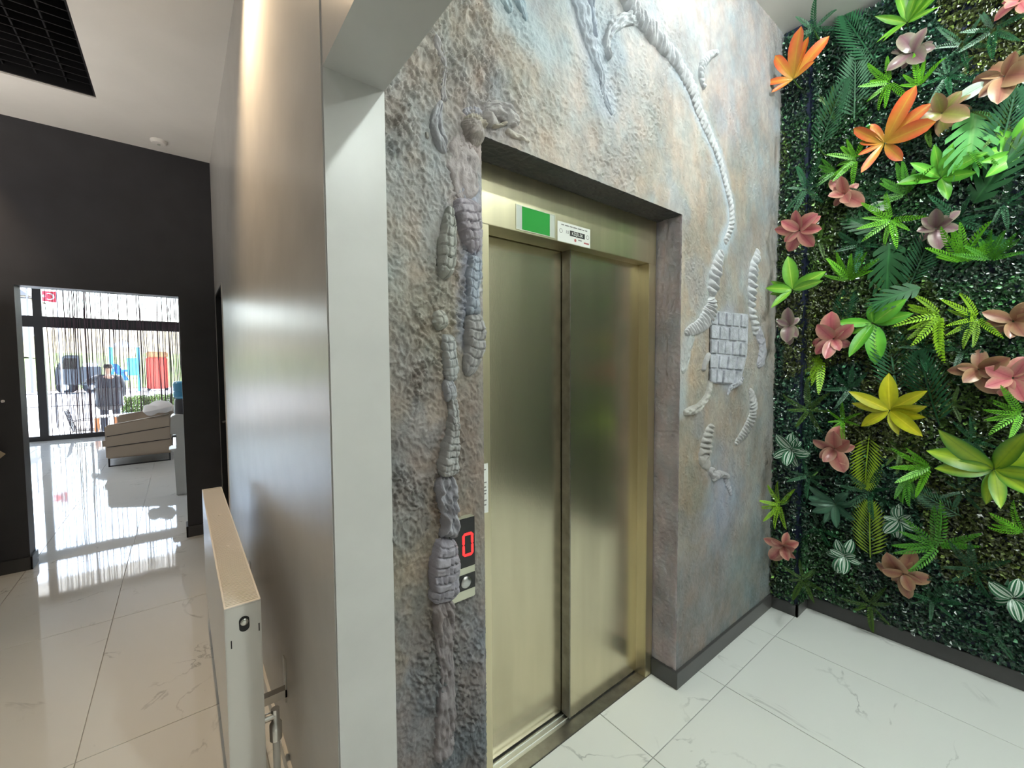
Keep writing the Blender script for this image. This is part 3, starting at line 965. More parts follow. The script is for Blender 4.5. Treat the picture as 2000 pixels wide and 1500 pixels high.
# seven-segment 0
seg = MB()
dcx, dcz, dw, dh, tk = .648, 1.032, .030, .062, .0075
yy = cy0 - .0050


def hexseg(x0, z0, x1, z1):
    a, b = Vector((x0, yy, z0)), Vector((x1, yy, z1))
    d = (b - a).normalized()
    n = Vector((d.z, 0, -d.x)) * tk / 2
    e = d * tk * .45
    seg.prism([a, a + e + n, b - e + n, b, b - e - n, a + e - n], (0, .0004, 0))


x0, x1, z0, z1, zm = dcx - dw / 2, dcx + dw / 2, dcz - dh / 2, dcz + dh / 2, dcz
for s in ((x0, z0, x0, zm), (x0, zm, x0, z1), (x1, z0, x1, zm), (x1, zm, x1, z1), (x0, z0, x1, z0), (x0, z1, x1, z1)):
    hexseg(*s)
seg.build('lit_digit', M['led'], cp)

# ------------------------------------------------------------------ radiator
R0, R1, RY0, RY1, RZ0, RZ1 = .079, .173, 1.476, 3.01, .24, .84
rad = empty('radiator', (.126, 2.24, RZ0), 'long white panel radiator hanging on the grey partition wall', 'radiator')
mb = MB()
nf = 46
for xx in (R0 + .006, R1 - .008):                         # two pressed panels with vertical flutes
    for k in range(nf):
        y0 = RY0 + .012 + (RY1 - RY0 - .024) * k / nf
        y1 = RY0 + .012 + (RY1 - RY0 - .024) * (k + .62) / nf
        mb.box(xx - .004, xx + .006, y0, y1, RZ0 + .03, RZ1 - .03)
    mb.box(xx - .002, xx + .003, RY0 + .006, RY1 - .006, RZ0 + .01, RZ1 - .012)
mb.build('panel', M['white_enamel'], rad)
for ya, yb_ in ((RY0, RY0 + .004), (RY1 - .004, RY1)):
    box('end_plate', M['white_enamel'], R0, R1, ya, yb_, RZ0, RZ1, rad, bevel=.002)
box('front_sheet', M['white_enamel'], R0, R0 + .002, RY0 + .004, RY1 - .004, RZ0, RZ1, rad)
tg = MB().box(R0, R0 + .005, RY0, RY1, RZ1 - .002, RZ1 + .003).box(R1 - .005, R1, RY0, RY1, RZ1 - .002, RZ1 + .003)\
    .box(R0 + .005, R1 - .005, RY0, RY0 + .010, RZ1 - .002, RZ1 + .003).box(R0 + .005, R1 - .005, RY1 - .010, RY1, RZ1 - .002, RZ1 + .003)\
    .build('top_rim', M['white_enamel'], rad, bevel=.001)
k = RY0 + .015
top = []
while k < RY1 - .018:
    o = None
    if not top:
        o = box('grille_bar', M['white_enamel'], R0 + .005, R1 - .005, k, k + .0065, RZ1 - .009, RZ1 - .001, rad)
    else:
        o = top[0].copy(); C.objects.link(o); o.location = (0, k - (RY0 + .015), 0)
    top.append(o)
    k += .0098
box('core', M['white_enamel'], R0 + .014, R1 - .016, RY0 + .02, RY1 - .02, RZ0 + .02, RZ1 - .03, rad)
for yy_ in (2.0, 2.45):
    MB().lathe([(.006, 0), (.006, .002), (.002, .003)], (.128, yy_, RZ1 - .001), 'z', 12).build('cap', M['white_enamel'], rad)
# oval hole with plug and two slots in the near end plate
ov = MB()
pts = []
for a in range(24):
    t = 2 * math.pi * a / 24
    pts.append((.128 + .0135 * math.cos(t), RY0 - .0012, .782 + .0135 * math.sin(t) + (.010 if math.sin(t) > 0 else -.010)))
ov.prism(pts, (0, .0008, 0)).build('oval_hole', M['rad_slot'], rad)
MB().lathe([(.0105, 0), (.0105, -.004), (.008, -.006), (.003, -.0062)], (.128, RY0 - .0012, .789), 'y', 20).build('plug', M['chrome'], rad, smooth=True)
box('slot', M['rad_slot'], .0925, .0955, RY0 - .001, RY0, .718, .742, rad)
box('slot', M['rad_slot'], .1645, .1675, RY0 - .001, RY0, .745, .769, rad)
for by in (1.75, 2.75):
    MB().box(R1, PX0 - .001, by, by + .03, .30, .33)\
        .box(PX0 - .006, PX0 - .001, by, by + .03, .28, .45).build('bracket', M['chrome'], rad)
MB().tube([(.205, 1.50, .37), (.205, 1.50, .26), (.21, 1.50, .12), (.21, 1.50, 0.0)], .011, 10).build('pipe', M['pipe'], rad, smooth=True)
MB().lathe([(.018, 0), (.018, .05), (.012, .06), (.012, .10)], (.205, 1.50, .36), 'z', 14).tube(
    [(.205, 1.50, .44), (R1 - .01, 1.50, .44)], .012, 10).build('valve', M['chrome'], rad, smooth=True)

# ------------------------------------------------------------------ small fittings in the corridor
p = at_y(310, 265, 4.62)
sd = empty('smoke_detector', (-.07, 4.58, CZ_C - .03), 'flat round white detector on the ceiling above the charcoal wall', 'detector')
MB().lathe([(.055, CZ_C), (.055, CZ_C - .012), (.045, CZ_C - .026), (.03, CZ_C - .03)], (-.07, 4.58, 0), 'z', 28).build('housing', M['ceiling'], sd, smooth=True)
MB().lathe([(.012, CZ_C - .03), (.010, CZ_C - .034)], (-.07, 4.58, 0), 'z', 16).build('sensor', M['acrylic'], sd)
hk = empty('wall_hook', (-1.038, FY, 1.29), 'tiny white hook screwed into the charcoal wall left of the doorway', 'hook')
MB().lathe([(.010, 0), (.010, -.006)], (-1.038, FY, 1.302), 'y', 14).build('base', M['white'], hk)
MB().tube([(-1.038, FY - .004, 1.302), (-1.038, FY - .022, 1.296), (-1.036, FY - .026, 1.306)], .004, 8).build('prong', M['white'], hk, smooth=True)
vz = empty('dried_stem', (-1.19, FY - .15, 0), 'pale dried palm leaf on a stalk standing against the charcoal wall', 'dried leaf')
MB().lathe([(.06, 0), (.085, .08), (.075, .25), (.045, .36), (.05, .38)], (-1.19, FY - .15, 0), 'z', 20).build('vase', M['dark_skirt'], vz, smooth=True)
MB().tube([(-1.19, FY - .15, .33), (-1.18, FY - .14, .7), (-1.16, FY - .1, .86)], .006, 8).build('stalk', M['dried'], vz)
MB().prism([(-1.16, FY - .10, .85), (-1.08, FY - .09, .86), (-1.028, FY - .06, .915), (-1.055, FY - .07, .945), (-1.07, FY - .09, .985),
            (-1.13, FY - .10, 1.02), (-1.19, FY - .11, .96)], (0, .008, 0)).build('leaf', M['dried'], vz, bevel=.002)


# ------------------------------------------------------------------ lamps of the place, plus unseen ones added for light balance
def downlight(x, y, zc, lab, warm, power, spot=None, r=.055, tilt=(0, 0)):
    e = empty('downlight', (x, y, zc), lab, 'downlight')
    MB().lathe([(r + .015, zc), (r + .015, zc - .006), (r, zc - .010), (r, zc - .004)], (x, y, 0), 'z', 28).build('ring', M['lamp_ring'], e, smooth=True)
    MB().lathe([(r - .002, zc - .002), (r - .002, zc - .005)], (x, y, 0), 'z', 28).build('diffuser', M['lamp_warm' if warm else 'lamp_cool'], e)
    l = bpy.data.lights.new('downlight_light', 'SPOT')
    l.energy = power
    l.shadow_soft_size = r
    l.color = (1, .74, .46) if warm else (.93, 1.0, .97)
    l.spot_size = math.radians(spot or 150)
    l.spot_blend = 1.0
    o = bpy.data.objects.new('downlight_light', l)
    C.objects.link(o)
    o.parent = e
    o.location = (0, 0, -.02)
    o.rotation_euler = (tilt[0], tilt[1], 0)


def dome_lamp(x, y, zc, lab, m, r=.13):
    e = empty('dome_lamp', (x, y, zc), lab, 'ceiling lamp')
    MB().lathe([(r + .012, zc), (r + .012, zc - .018), (r, zc - .022)], (x, y, 0), 'z', 32).build('base', M['lamp_ring'], e, smooth=True)
    MB().lathe([(r * math.cos(t), zc - .02 - .06 * math.sin(t)) for t in np.linspace(0, 1.5, 8)], (x, y, 0), 'z', 32).build('shade', M[m], e, smooth=True)


dome_lamp(1.95, .48, CZ_A, 'round cool white dome lamp on the alcove ceiling near the mural wall', 'dome_near', .06)
dome_lamp(2.45, -.55, CZ_A, 'round cool white dome lamp on the alcove ceiling by the planted wall', 'dome_cool', .06)
dome_lamp(1.2, -1.6, CZ_A, 'added unseen cool white dome lamp at the rear of the alcove ceiling', 'dome_cool', .07)  # added lamp that evens out the alcove light
dome_lamp(-.9, .2, CZ_C, 'added unseen white dome lamp on the corridor ceiling near the beam', 'dome_corridor_added', .11)  # added lamp, fills in light on corridor floor and column
tl = empty('added_torchiere', (-1.5, 3.6, 0), 'added unseen black torchiere throwing light up to the corridor ceiling', 'floor lamp')  # added uplighter, out of view, to brighten the corridor ceiling
MB().lathe([(.15, 0), (.15, .02), (.03, .035)], (-1.5, 3.6, 0), 'z', 28).build('base', M['black'], tl, smooth=True)
MB().tube([(-1.5, 3.6, .02), (-1.5, 3.6, 1.82)], .013, 10).build('pole', M['black'], tl, smooth=True)
MB().lathe([(.02, 1.80), (.10, 1.83), (.165, 1.92), (.16, 1.92), (.145, 1.895)], (-1.5, 3.6, 0), 'z', 28).build('bowl', M['black'], tl, smooth=True)
MB().lathe([(.14, 1.896), (.14, 1.902)], (-1.5, 3.6, 0), 'z', 28).build('diffuser', M['added_uplight'], tl)
dome_lamp(-2.2, 7.6, CZ_L, 'added unseen white dome lamp on the lounge ceiling', 'dome_lounge_added', .16)  # added lamp to brighten the lounge and sofa
downlight(.02, 2.05, CZ_C, 'warm spotlight in the ceiling grazing the grey partition', True, WARM_W * 6, 110, .035, (0, -.30))
downlight(-1.25, 4.45, CZ_C, 'warm spotlight in the ceiling grazing the charcoal wall', True, WARM_W * 2, 62, .035, (.3, 0))

# ------------------------------------------------------------------ planted wall: boxwood mats (nobody could count the leaves)
def mat_leaves(n, fn):
    """fn(n)-> base points (on the panel) and outward direction; small folded leaves"""
    P, out = fn(n)
    az = RNG.uniform(0, 2 * math.pi, n)
    el = RNG.uniform(.15, 1.1, n)
    L = RNG.uniform(.012, .024, n)
    Wd = L * RNG.uniform(.28, .45, n)
    rt = np.cross(out, np.array([0, 0, 1.0]))
    up = np.tile(np.array([0, 0, 1.0]), (n, 1))
    d = np.cos(az)[:, None] * rt + np.sin(az)[:, None] * up
    di = np.cos(el)[:, None] * d + np.sin(el)[:, None] * out
    no = -np.sin(el)[:, None] * d + np.cos(el)[:, None] * out
    si = np.cross(di, no)
    mid = P + di * (L * .5)[:, None]
    v = np.stack([P, mid + si * Wd[:, None] + no * (Wd * .3)[:, None], P + di * L[:, None] - no * (L * .2)[:, None],
                  mid - si * Wd[:, None] + no * (Wd * .3)[:, None]], 1)
    q = np.arange(4 * n).reshape(n, 4)
    tri = np.concatenate([q[:, [0, 1, 2]], q[:, [0, 2, 3]]])
    return v.reshape(-1, 3), tri


def mat_colour(Y, Z, n):
    # mats of about half a metre, each of its own green
    cell = (np.floor((Y + .07 * np.sin(Z * 5)) / .36).astype(int) * 7 + np.floor((Z + .06 * np.sin(Y * 7)) / .50).astype(int) * 13) % 5
    pal = np.array([(.012, .055, .030), (.030, .062, .010), (.008, .036, .018), (.042, .058, .010), (.014, .060, .018)])
    c = pal[cell]
    b = RNG.uniform(.35, 1.7, n)[:, None]
    glint = (RNG.uniform(0, 1, n) > .93)[:, None]  # random leaves coloured bright to stand for glints
    c = c * b
    return np.where(glint, c * 3.5 + np.array([[.05, .075, .03]]), c)


def mat_obj(name, n, fn, lab):
    P, _ = fn(1)
    V, T = mat_leaves(n, fn)
    me = np_mesh(name, V, T, False)
    Yc, Zc = V[::4, 1], V[::4, 2]
    set_col(me, np.repeat(mat_colour(Yc, Zc, n), 4, 0))
    o = link(name, me, attr_mat(name + '_leaf', .28, spec=.7))
    return tag(o, lab, 'artificial foliage', kind='stuff')


def fn_main(n):
    y = RNG.uniform(BY + .02, .915, n)
    k = RNG.uniform(0, 1, n) < .33
    y = np.where(k, RNG.uniform(-.25, .915, n), y)
    z = RNG.uniform(.10, CZ_A - .03, n)
    low = .085 + .05 * fbm(y * 9, y * 0, 91)
    z = np.maximum(z, low)
    lump = .03 * fbm(y * 8, z * 8, 92, 3)
    x = GX - .004 - lump - RNG.uniform(0, .03, n)
    return np.stack([x, y, z], 1), np.tile(np.array([-1.0, 0, 0]), (n, 1))


def fn_pil(n):
    k = RNG.uniform(0, 1, n) < .5
    t = RNG.uniform(0, 1, n)
    z = RNG.uniform(.09, CZ_A - .03, n)
    dep = RNG.uniform(0, .025, n)
    P = np.where(k[:, None], np.stack([CORN - .003 - dep, .92 + t * (EY - .925), z], 1), np.stack([CORN - .012 + t * .165, .915 - dep, z], 1))
    o = np.where(k[:, None], np.array([[-1.0, 0, 0]]), np.array([[0, -1.0, 0]]))
    return P, o


mat_obj('boxwood_mat', 120000, fn_main, 'dense artificial boxwood matting covering the wall behind the larger plants')
mat_obj('boxwood_mat', 13000, fn_pil, 'narrow strip of boxwood matting wrapped round the pilaster in the corner')


# ------------------------------------------------------------------ leaf kit
def leaf_me(name, W, a, b, fold, curl, ns=9, half=2, notch=0):
    """unit length leaf along +Y, face up +Z; width W; outline v^a (1-v)^b; lobed when notch"""
    vs, fs, uv = [], [], []
    y = z = 0.
    vm = a / (a + b)
    mx = vm ** a * (1 - vm) ** b
    nt = 2 * half + 1
    for i in range(ns + 1):
        v = i / ns
        w = max(W * .5 * (max(v, 1e-4) ** a * max(1 - v, 0) ** b) / mx, .004)
        if notch: w *= 1 - notch * (i % 2)
        th = curl * v
        if i:
            y += math.cos(th) / ns
            z -= math.sin(th) / ns
        for j in range(-half, half + 1):
            u = j / half
            vs.append((u * w, y, z + fold * abs(u) * w))
            uv.append((u * .5 + .5, v))
    for i in range(ns):
        for j in range(nt - 1):
            fs.append((i * nt + j, i * nt + j + 1, (i + 1) * nt + j + 1, (i + 1) * nt + j))
    return mk_leaf(name, vs, fs, uv)


def mk_leaf(name, vs, fs, uv):
    me = bpy.data.meshes.new(name)
    me.from_pydata(vs, [], fs)
    ul = me.uv_layers.new(name='UVMap')
    vi = np.zeros(len(me.loops), np.int32)
    me.loops.foreach_get('vertex_index', vi)
    ul.data.foreach_set('uv', np.array(uv, np.float32)[vi].ravel())
    me.polygons.foreach_set('use_smooth', [True] * len(me.polygons))
    return me


def frond_me(name, pairs, ll, lw, curl, ang, taper=1.0, tipup=.25):
    """unit length frond along +Y with narrow leaflets to both sides"""
    vs, fs, uv = [], [], []
    y = z = 0.
    prev = None
    pts = []
    for i in range(pairs + 2):
        v = i / (pairs + 1)
        th = curl * v
        if i:
            y += math.cos(th) / (pairs + 1)
            z -= math.sin(th) / (pairs + 1)
        pts.append((v, y, z))
    for v, y, z in pts:                       # stem ribbon
        b = len(vs)
        vs += [(-.010, y, z), (.010, y, z)]
        uv += [(.45, v), (.55, v)]
        if prev is not None: fs.append((prev, prev + 1, b + 1, b))
        prev = b
    for v, y, z in pts[1:]:
        for s in (-1, 1):
            l = ll * (math.sin(math.pi * min(v * .86 + .14, 1)) ** .7 * .9 + .1) * taper
            a = ang * (1 - .55 * v)
            dx, dy = math.sin(a) * s, math.cos(a)
            b = len(vs)
            w = lw
            nx_, ny_ = dy, -dx
            vs += [(0, y, z), (dx * l * .5 + nx_ * w, y + dy * l * .5 + ny_ * w, z + tipup * l * .5),
                   (dx * l, y + dy * l, z + tipup * l * .3), (dx * l * .5 - nx_ * w, y + dy * l * .5 - ny_ * w, z + tipup * l * .5)]
            uv += [(.5, v), (.5 + .3 * s, v), (.5 + .5 * s, v), (.5 + .3 * s, v)]
            fs.append((b, b + 1, b + 2, b + 3))
    return mk_leaf(name, vs, fs, uv)


def monstera_me(name):
    """broad heart-shaped leaf with deep slits between the ribs"""
    vs, fs, uv = [], [], []
    n = 7
    for s in (-1, 1):
        for i in range(n):
            v0, v1 = i / n, (i + .90) / n
            w0 = .50 * math.sin(math.pi * min(.18 + v0 * .80, 1)) ** .75
            a = .95 - .75 * v0
            b = len(vs)
            d = (math.sin(a) * s, math.cos(a))
            row = [(0, v0), (0, v1 + .03), (d[0] * w0 * .5, v0 + d[1] * w0 * .5 - .01), (d[0] * w0 * .5, v1 + d[1] * w0 * .5 + .01),
                   (d[0] * w0, v0 + d[1] * w0 + .015), (d[0] * w0, v1 + d[1] * w0 - .01)]
            for x_, y_ in row:
                vs.append((x_, y_, .10 * abs(x_) - .18 * y_ * y_))
                uv.append((.5 + x_, y_))
            fs += [(b, b + 2, b + 3, b + 1), (b + 2, b + 4, b + 5, b + 3)]
    return mk_leaf(name, vs, fs, uv)


def leaf_mat(name, mid, edge, vein=None, vw=.10, rough=.34, stripes=None, base=None, sat=.15):
    m = bpy.data.materials.new(name)
    m.use_nodes = True
    nt = m.node_tree
    N, L = nt.nodes.new, nt.links.new
    p = nt.nodes['Principled BSDF']
    p.inputs['Roughness'].default_value = rough
    p.inputs['Specular IOR Level'].default_value = .45
    uvn = N('ShaderNodeUVMap'); uvn.uv_map = 'UVMap'
    sp = N('ShaderNodeSeparateXYZ'); L(uvn.outputs[0], sp.inputs[0])
    s = N('ShaderNodeMath'); s.operation = 'SUBTRACT'; s.inputs[1].default_value = .5; L(sp.outputs[0], s.inputs[0])
    ab = N('ShaderNodeMath'); ab.operation = 'ABSOLUTE'; L(s.outputs[0], ab.inputs[0])
    u2 = N('ShaderNodeMath'); u2.operation = 'MULTIPLY'; u2.inputs[1].default_value = 2; L(ab.outputs[0], u2.inputs[0])

    def mix(f, a, b):
        x = N('ShaderNodeMix'); x.data_type = 'RGBA'
        L(f, x.inputs['Factor'])
        for i, q in ((6, a), (7, b)):
            if isinstance(q, tuple): x.inputs[i].default_value = (*q, 1)
            else: L(q, x.inputs[i])
        return x.outputs[2]

    def rng(src, a, b, c=0., d=1.):
        r = N('ShaderNodeMapRange'); L(src, r.inputs[0])
        r.inputs['From Min'].default_value = a; r.inputs['From Max'].default_value = b
        r.inputs['To Min'].default_value = c; r.inputs['To Max'].default_value = d
        return r.outputs[0]
    col = mix(rng(u2.outputs[0], .25, 1.), mid, edge)
    if base: col = mix(rng(sp.outputs[1], .05, .6, 1, 0), col, base)
    if stripes:
        w = N('ShaderNodeMath'); w.operation = 'MULTIPLY'; w.inputs[1].default_value = 13.0; L(u2.outputs[0], w.inputs[0])
        sn = N('ShaderNodeMath'); sn.operation = 'SINE'; L(w.outputs[0], sn.inputs[0])
        col = mix(rng(sn.outputs[0], .1, .55), col, stripes)
    if vein: col = mix(rng(u2.outputs[0], vw * .5, vw, 1, 0), col, vein)
    tc = N('ShaderNodeTexCoord')
    no = N('ShaderNodeTexNoise'); no.inputs['Scale'].default_value = 9; L(tc.outputs['Object'], no.inputs['Vector'])
    oi = N('ShaderNodeObjectInfo')
    ad = N('ShaderNodeMath'); ad.operation = 'ADD'; L(no.outputs[0], ad.inputs[0]); L(oi.outputs['Random'], ad.inputs[1])
    v = rng(ad.outputs[0], .3, 1.6, 1 - sat * 1.6, 1 + sat)
    hs = N('ShaderNodeHueSaturation'); L(v, hs.inputs['Value']); L(col, hs.inputs['Color'])
    L(hs.outputs[0], p.inputs['Base Color'])
    return m


LM = dict(
    orange=leaf_mat('orange_croton', (.62, .20, .035), (.62, .085, .030), (.60, .32, .04), .10, base=(.52, .30, .03)),
    lime=leaf_mat('lime_leaf', (.17, .40, .03), (.075, .27, .025), (.34, .52, .08), .10),
    green=leaf_mat('fresh_green_leaf', (.13, .42, .03), (.06, .28, .022), (.26, .50, .07), .10),
    yellow=leaf_mat('yellow_croton', (.48, .46, .012), (.33, .36, .010), (.62, .56, .03), .12),
    variegated=leaf_mat('variegated_leaf', (.36, .52, .03), (.05, .22, .02), (.30, .46, .03), .10),
    pink=leaf_mat('pink_leaf', (.42, .14, .125), (.55, .33, .24), (.36, .10, .10), .12, rough=.28),
    rose=leaf_mat('rose_leaf', (.52, .14, .16), (.54, .29, .21), (.44, .10, .12), .12, rough=.28),
    brown=leaf_mat('bronze_leaf', (.26, .11, .07), (.34, .22, .12), (.22, .08, .06), .12, rough=.3),
    grey=leaf_mat('grey_pink_leaf', (.22, .13, .14), (.30, .27, .20), (.20, .10, .12), .12, rough=.28),
    olive=leaf_mat('olive_pink_leaf', (.24, .22, .06), (.34, .18, .12), (.26, .26, .06), .12, rough=.3),
    pilea=leaf_mat('silver_striped_leaf', (.015, .10, .04), (.02, .12, .05), None, stripes=(.50, .60, .52), rough=.25),
    fern=leaf_mat('bright_fern', (.12, .42, .012), (.17, .50, .02), rough=.4),
    fern2=leaf_mat('yellow_green_fern', (.20, .42, .010), (.28, .50, .02), rough=.4),
    fern3=leaf_mat('mid_green_fern', (.055, .25, .015), (.09, .32, .02), rough=.4),
    fern4=leaf_mat('olive_fern', (.05, .12, .012), (.08, .17, .018), rough=.4),
    palm=leaf_mat('dark_palm', (.010, .080, .028), (.016, .11, .040), rough=.42),
    lpalm=leaf_mat('lime_palm', (.20, .33, .012), (.26, .40, .016), rough=.4),
    monstera=leaf_mat('monstera', (.014, .095, .025), (.011, .075, .022), (.03, .15, .04), .05, rough=.4),
    light=leaf_mat('light_monstera', (.07, .30, .06), (.05, .24, .05), (.12, .34, .08), .08, rough=.5),
    hosta=leaf_mat('blue_green_hosta', (.05, .13, .08), (.03, .10, .06), (.09, .19, .12), .08, rough=.4),
)
stem_m = mat('green_stem', (.05, .12, .02), .5)
KIT = dict(
    lance=[leaf_me('leaf', w, .75, .85, .25, c) for w, c in ((.34, .35), (.40, .6), (.30, .15))],
    spear=[leaf_me('leaf', w, .7, 1.0, .35, c) for w, c in ((.24, .3), (.20, .5), (.28, .2))],
    ovate=[leaf_me('leaf', w, .62, .60, .25, c) for w, c in ((.58, .6), (.64, 1.0), (.50, .35))],
    maple=[leaf_me('leaf', w, .85, .55, .3, c) for w, c in ((.36, .3), (.30, .5), (.22, .2))],
    fern=[frond_me('frond', 13, .16, .028, c, .9) for c in (.5, .9, .2)],
    palm=[frond_me('frond', 17, .40, .017, c, .95, tipup=.1) for c in (.15, .3)],
    monstera=[monstera_me('leaf')],
)
RT, UP, OUT = Vector((0, -1, 0)), Vector((0, 0, 1)), Vector((-1, 0, 0))
PLR = random.Random(11)
MCACHE = {}


def kit_mesh(kind, i, m):
    key = (kind, i % len(KIT[kind]), m)
    if key not in MCACHE:
        me = KIT[kind][key[1]].copy()
        me.materials.clear()
        me.materials.append(LM[m])
        MCACHE[key] = me
    return MCACHE[key]


def plant(name, label, cat, px, py, kind, m, spec, el=(18, 42), group=None, off=.055, part='leaf', scale=1.0):
    """spec: list of (angle in the wall plane counter-clockwise from the right, length in photo pixels)"""
    c = at_x(px, py, GX - off)
    if c.y > .90:
        off = max(off, .14)
        c = at_x(px, py, CORN - off)
    root = empty(name, c, label, cat, group)
    MB().tube([c + OUT * -(off - .002), c + OUT * -(off * .5) + UP * -.01, c], [.005, .0045, .003], 6).build('stem', stem_m, root)
    for i, (ang, ln) in enumerate(spec):
        a = math.radians(ang)
        e = math.radians(PLR.uniform(*el))
        L = math.hypot(.0021 * ln * math.cos(a), .0028 * ln * math.sin(a)) / math.cos(min(e, .5)) * 1.04 * scale
        d = RT * math.cos(a) + UP * math.sin(a)
        di = d * math.cos(e) + OUT * math.sin(e)
        no = (OUT * math.cos(e) - d * math.sin(e)).normalized()
        si = di.cross(no).normalized()
        rl = PLR.uniform(-.45, .45)
        si, no = si * math.cos(rl) + no * math.sin(rl), no * math.cos(rl) - si * math.sin(rl)
        o = bpy.data.objects.new(part, kit_mesh(kind, PLR.randrange(9), m))
        C.objects.link(o)
        o.parent = root
        R = Matrix((si, di, no)).transposed().to_4x4()
        o.matrix_local = Matrix.Translation(di * .004 + OUT * .002 * (i % 4)) @ R @ Matrix.Scale(L, 4)
    return root


def ring(n, ln, a0=0, jit=18, jl=.18, arc=360):
    return [(a0 + arc * k / n + PLR.uniform(-jit, jit), ln * PLR.uniform(1 - jl, 1 + jl)) for k in range(n)]


# orange crotons
plant('orange_croton', 'orange croton sprig with pointed leaves touching the mural wall corner', 'artificial plant', 1550, 156, 'maple', 'orange',
      [(118, 58), (78, 72), (62, 62), (34, 82), (12, 48), (166, 52), (207, 42)], off=.09)
plant('orange_croton', 'orange croton sprig spreading below the green fern tufts, amid bronze leaves', 'artificial plant', 1728, 280, 'maple', 'orange',
      [(142, 62), (158, 44), (203, 44), (243, 56), (300, 52), (57, 82), (30, 80), (-6, 92), (110, 40)], off=.08)
# broad green rosettes
plant('green_rosette', 'pale green broad-leaved rosette under the alcove ceiling', 'artificial plant', 1772, 45, 'spear', 'lime',
      [(148, 52), (100, 60), (72, 55), (42, 62), (20, 66), (-14, 48), (200, 46), (218, 40)], scale=1.1)
plant('green_rosette', 'bright green broad-leaved rosette right of the orange croton', 'artificial plant', 1838, 348, 'lance', 'green',
      [(168, 66), (138, 55), (98, 52), (72, 46), (40, 62), (24, 68), (-22, 66), (-70, 40)])
plant('green_rosette', 'bright green rosette whose leaves overlap the mural wall edge', 'artificial plant', 1548, 566, 'lance', 'lime',
      [(92, 64), (150, 46), (168, 52), (188, 46), (24, 72), (8, 70), (232, 50)], off=.09)
plant('green_rosette', 'green drooping rosette growing over pink leaves', 'artificial plant', 1706, 632, 'lance', 'green',
      [(172, 68), (246, 72), (282, 74), (38, 66), (14, 70), (60, 52), (100, 34), (205, 40)])
plant('yellow_croton', 'yellow croton with broad glowing leaves', 'artificial plant', 1738, 802, 'lance', 'yellow',
      [(92, 62), (42, 66), (10, 66), (146, 70), (168, 64), (214, 56), (-34, 78), (-10, 60), (-65, 46)], off=.08, scale=1.05)
plant('variegated_rosette', 'green rosette with yellow leaf centres, largest on the wall', 'artificial plant', 1942, 916, 'lance', 'variegated',
      [(140, 92), (158, 88), (184, 78), (264, 52), (282, 56), (66, 80), (40, 72), (5, 70), (-30, 64)], off=.08, scale=1.05)
plant('green_rosette', 'bright green rosette cut by the picture edge beside the perforated leaf', 'artificial plant', 1992, 300, 'lance', 'green',
      [(150, 46), (120, 50), (190, 52), (225, 48), (90, 48), (30, 40)])

# pink, bronze and grey leaved sprigs
PK = [
    (1650, 380, 'pink', 7, 40, 'pink-leaved sprig left of the bright green rosette'),
    (1562, 450, 'rose', 8, 46, 'rose-pink sprig of broad leaves near the mural wall, above the overlapping rosette'),
    (1543, 636, 'grey', 6, 34, 'dull grey-pink sprig below the rosette that overlaps the mural wall'),
    (1628, 662, 'rose', 8, 46, 'rose-pink sprig tucked under the drooping green rosette'),
    (1828, 446, 'grey', 7, 40, 'grey-pink sprig below the bright green rosette'),
    (1784, 104, 'grey', 6, 40, 'greyish sprig under the pale green rosette near the ceiling'),
    (1962, 150, 'brown', 8, 46, 'reddish bronze sprig beside a white-edged leaf, high on the wall'),
    (1840, 222, 'olive', 7, 44, 'olive and pink sprig right of the orange croton leaves'),
    (1912, 722, 'brown', 6, 40, 'dim bronze sprig left of the rose-red sprig'),
    (1978, 738, 'rose', 8, 48, 'rose-red sprig of broad leaves above the variegated rosette'),
    (1980, 628, 'brown', 7, 44, 'bronze-brown sprig right of the yellow-green fern tufts'),
    (1630, 876, 'pink', 8, 48, 'dusky pink sprig beside the silver-striped plant, below the small green fern'),
    (1532, 1066, 'pink', 8, 38, 'small pink sprig low in the corner by the mural wall'),
    (1764, 1120, 'brown', 8, 46, 'bronze sprig low on the wall between striped leaves and long fern'),
    (1990, 4, 'rose', 6, 34, 'pink sprig just below the ceiling, above the reddish bronze sprig'),
]
for x, y, m, n, l, lab in PK:
    plant('broad_leaf_sprig', lab, 'artificial plant', x, y, 'ovate', m, ring(n + 2, l * .88, PLR.uniform(0, 60), 26, .3), el=(-5, 68), off=.07)

# silver striped plants
for x, y, n, l, lab in [
        (1546, 878, 9, 42, 'silver-striped leaf cluster touching the mural wall'),
        (1756, 1016, 7, 40, 'silver-striped leaf cluster beside the lime palm frond'),
        (1650, 1086, 6, 44, 'silver-striped leaf cluster low on the wall, below the lime palm frond'),
        (1978, 1168, 6, 42, 'silver-striped leaf cluster lowest on the wall, above the dark skirting')]:
    plant('striped_plant', lab, 'artificial plant', x, y, 'ovate', 'pilea', ring(n + 2, l * .78, PLR.uniform(0, 60), 20, .25), el=(0, 50), off=.06)

